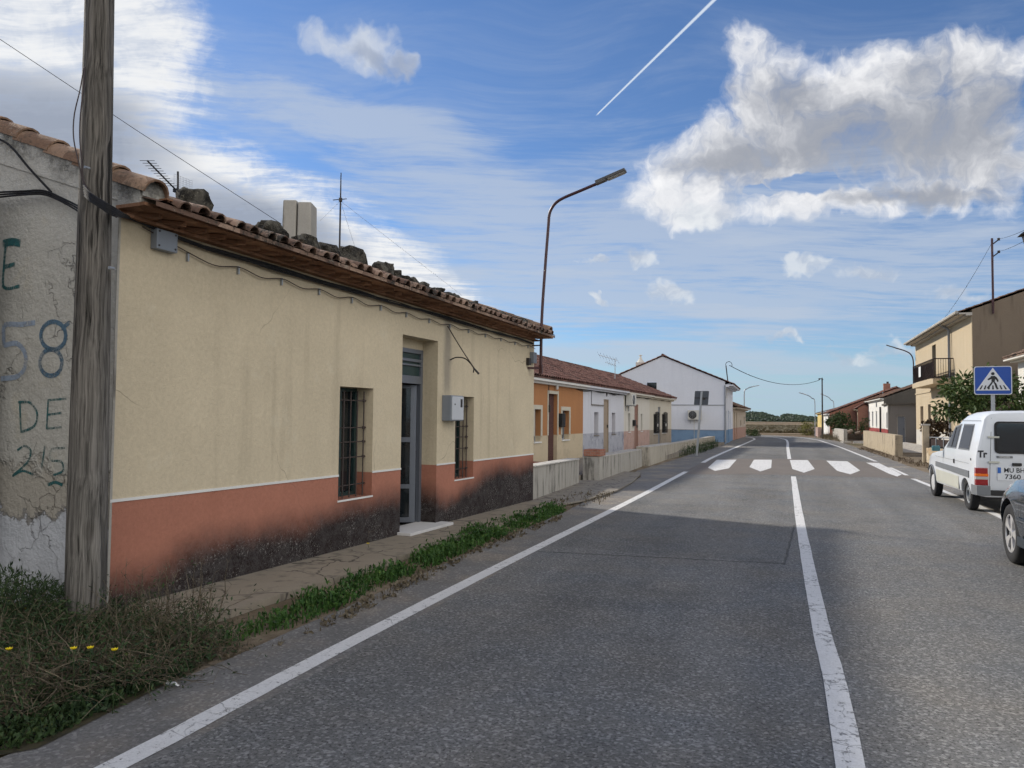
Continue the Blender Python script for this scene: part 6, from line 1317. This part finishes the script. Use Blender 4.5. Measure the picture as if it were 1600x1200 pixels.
# dark car ------------------------------------------------------------------
hc = math.radians(2.6); CN = VF((1.955, 10.25), hc); CW = 1.80
t = T('car', 'dark blue-grey car with a silver five-spoke wheel, cut off by the right edge', 'car', CN(.9, -1.3, 0))
def cprof(d):
    xi, z0, zb, zt = d['xi'], d['z0'], d['zb'], d['zt']; h = zt-zb; k = d.get('k', .5)
    xt = xi+.02+k*h
    return [(xi+.12, z0), (xi+.03, z0+.03), (xi+.005, z0+.16), (xi-.02, z0+.30), (xi-.015, zb-.20), (xi+.01, zb-.09), (xi+.055, zb-.02), (xi+.075+k*h*.5, zb+h*.5), (xt+.05, zt-min(.06, h*.4)), (xt+.13, zt-min(.015, h*.1)), (xt+.3, zt+.005), (CW/2, zt+.015)]
def cst(y, zb, zt, xi=0., z0=.22, k=.5): return (y, dict(xi=xi, z0=z0, zb=zb, zt=zt, k=k))
cs_ = [cst(-3.62, .80, .84, .35, .45), cst(-3.55, .93, .98, .14, .30), cst(-3.3, .98, 1.06, .05), cst(-2.8, .97, 1.20, .0), cst(-2.2, .96, 1.40, 0), cst(-1.5, .95, 1.45, 0), cst(-1.0, .94, 1.38, 0), cst(-.55, .94, 1.12, 0, .22, .4), cst(-.35, .93, 1.0, 0, .22, .3), cst(0, .90, .96, .0, .22, .3), cst(.3, .84, .90, .01, .22, .3), cst(.48, .77, .84, .045, .22, .3), cst(.66, .68, .74, .18, .24, .3), cst(.80, .58, .62, .34, .26, .3), cst(.86, .46, .49, .50, .28, .3)]
bd = cut_body(body(cs_, CW, cprof, CN), [(-.3, .36, 0., .345, .385), (CW-.36, CW+.3, 0., .345, .385), (-.3, .36, -2.72, .345, .385), (CW-.36, CW+.3, -2.72, .345, .385)], CN, 'car', 36)
t.part('body', bd, 'car_paint', smooth=30); mb = MB(); mb.box(.3, CW-.3, -3.3, .55, .2, .62, CN); t.part('underbody', mb, 'black')
mb = MB(); mb.box(-.03, -.005, -2.3, -.42, .26, .36, CN); t.part('sill', mb, 'car_trim', bevel=.01); mb = MB(); mb.box(-.038, -.022, -2.3, -.46, .52, .57, CN); t.part('side_moulding', mb, 'car_trim', bevel=.005); mb = MB(); mb.box(-.042, -.038, -2.3, -.46, .535, .545, CN); t.part('chrome_strip', mb, 'chrome')
mb = MB(); mb.poly([CN(-.03, -.50, .3), CN(-.03, -.508, .3), CN(-.028, -.508, .9), CN(-.028, -.50, .9)]); t.part('door_seam', mb, 'black')
mb = MB(); vs = []; bm = bmesh.new(); bmesh.ops.create_icosphere(bm, subdivisions=2, radius=1.); mb.add([CN(-.06+v.co.x*.11, -1.34+v.co.y*.07, 1.03+v.co.z*.075) for v in bm.verts], [tuple(x.index for x in f.verts) for f in bm.faces]); bm.free(); t.part('wing_mirror', mb, 'car_paint', smooth=80)
for sd in (0, 1):
    X = lambda x: CW-x if sd else x
    for (y0, y1, y2, y3) in ((-.72, -1.55, -1.55, -1.12), (-1.62, -2.55, -2.25, -1.62)): mb = MB(); k_ = .5; mb.poly([CN(X(.085), y0, .985), CN(X(.085), y1, .985), CN(X(.075+.5*.36), y2, 1.33), CN(X(.075+.5*.36), y3, 1.33)]); t.part('side_window', mb, 'car_glass')
mb = MB(); mb.poly([CN(.2, -.52, 1.10), CN(CW-.2, -.52, 1.10), CN(CW-.35, -.98, 1.40), CN(.35, -.98, 1.40)]); t.part('windscreen', mb, 'car_glass')
mb = MB(); mb.box(.22, .50, .62, .80, .55, .66, CN); mb.box(CW-.5, CW-.22, .62, .80, .55, .66, CN); t.part('headlights', mb, 'clear_lens', bevel=.02)
for x, wd2, y in ((.0, .2, 0.), (CW, -.2, 0.), (.0, .2, -2.72), (CW, -.2, -2.72)): wheel(t, CN, x, y, .335, wd2, 'alloy')
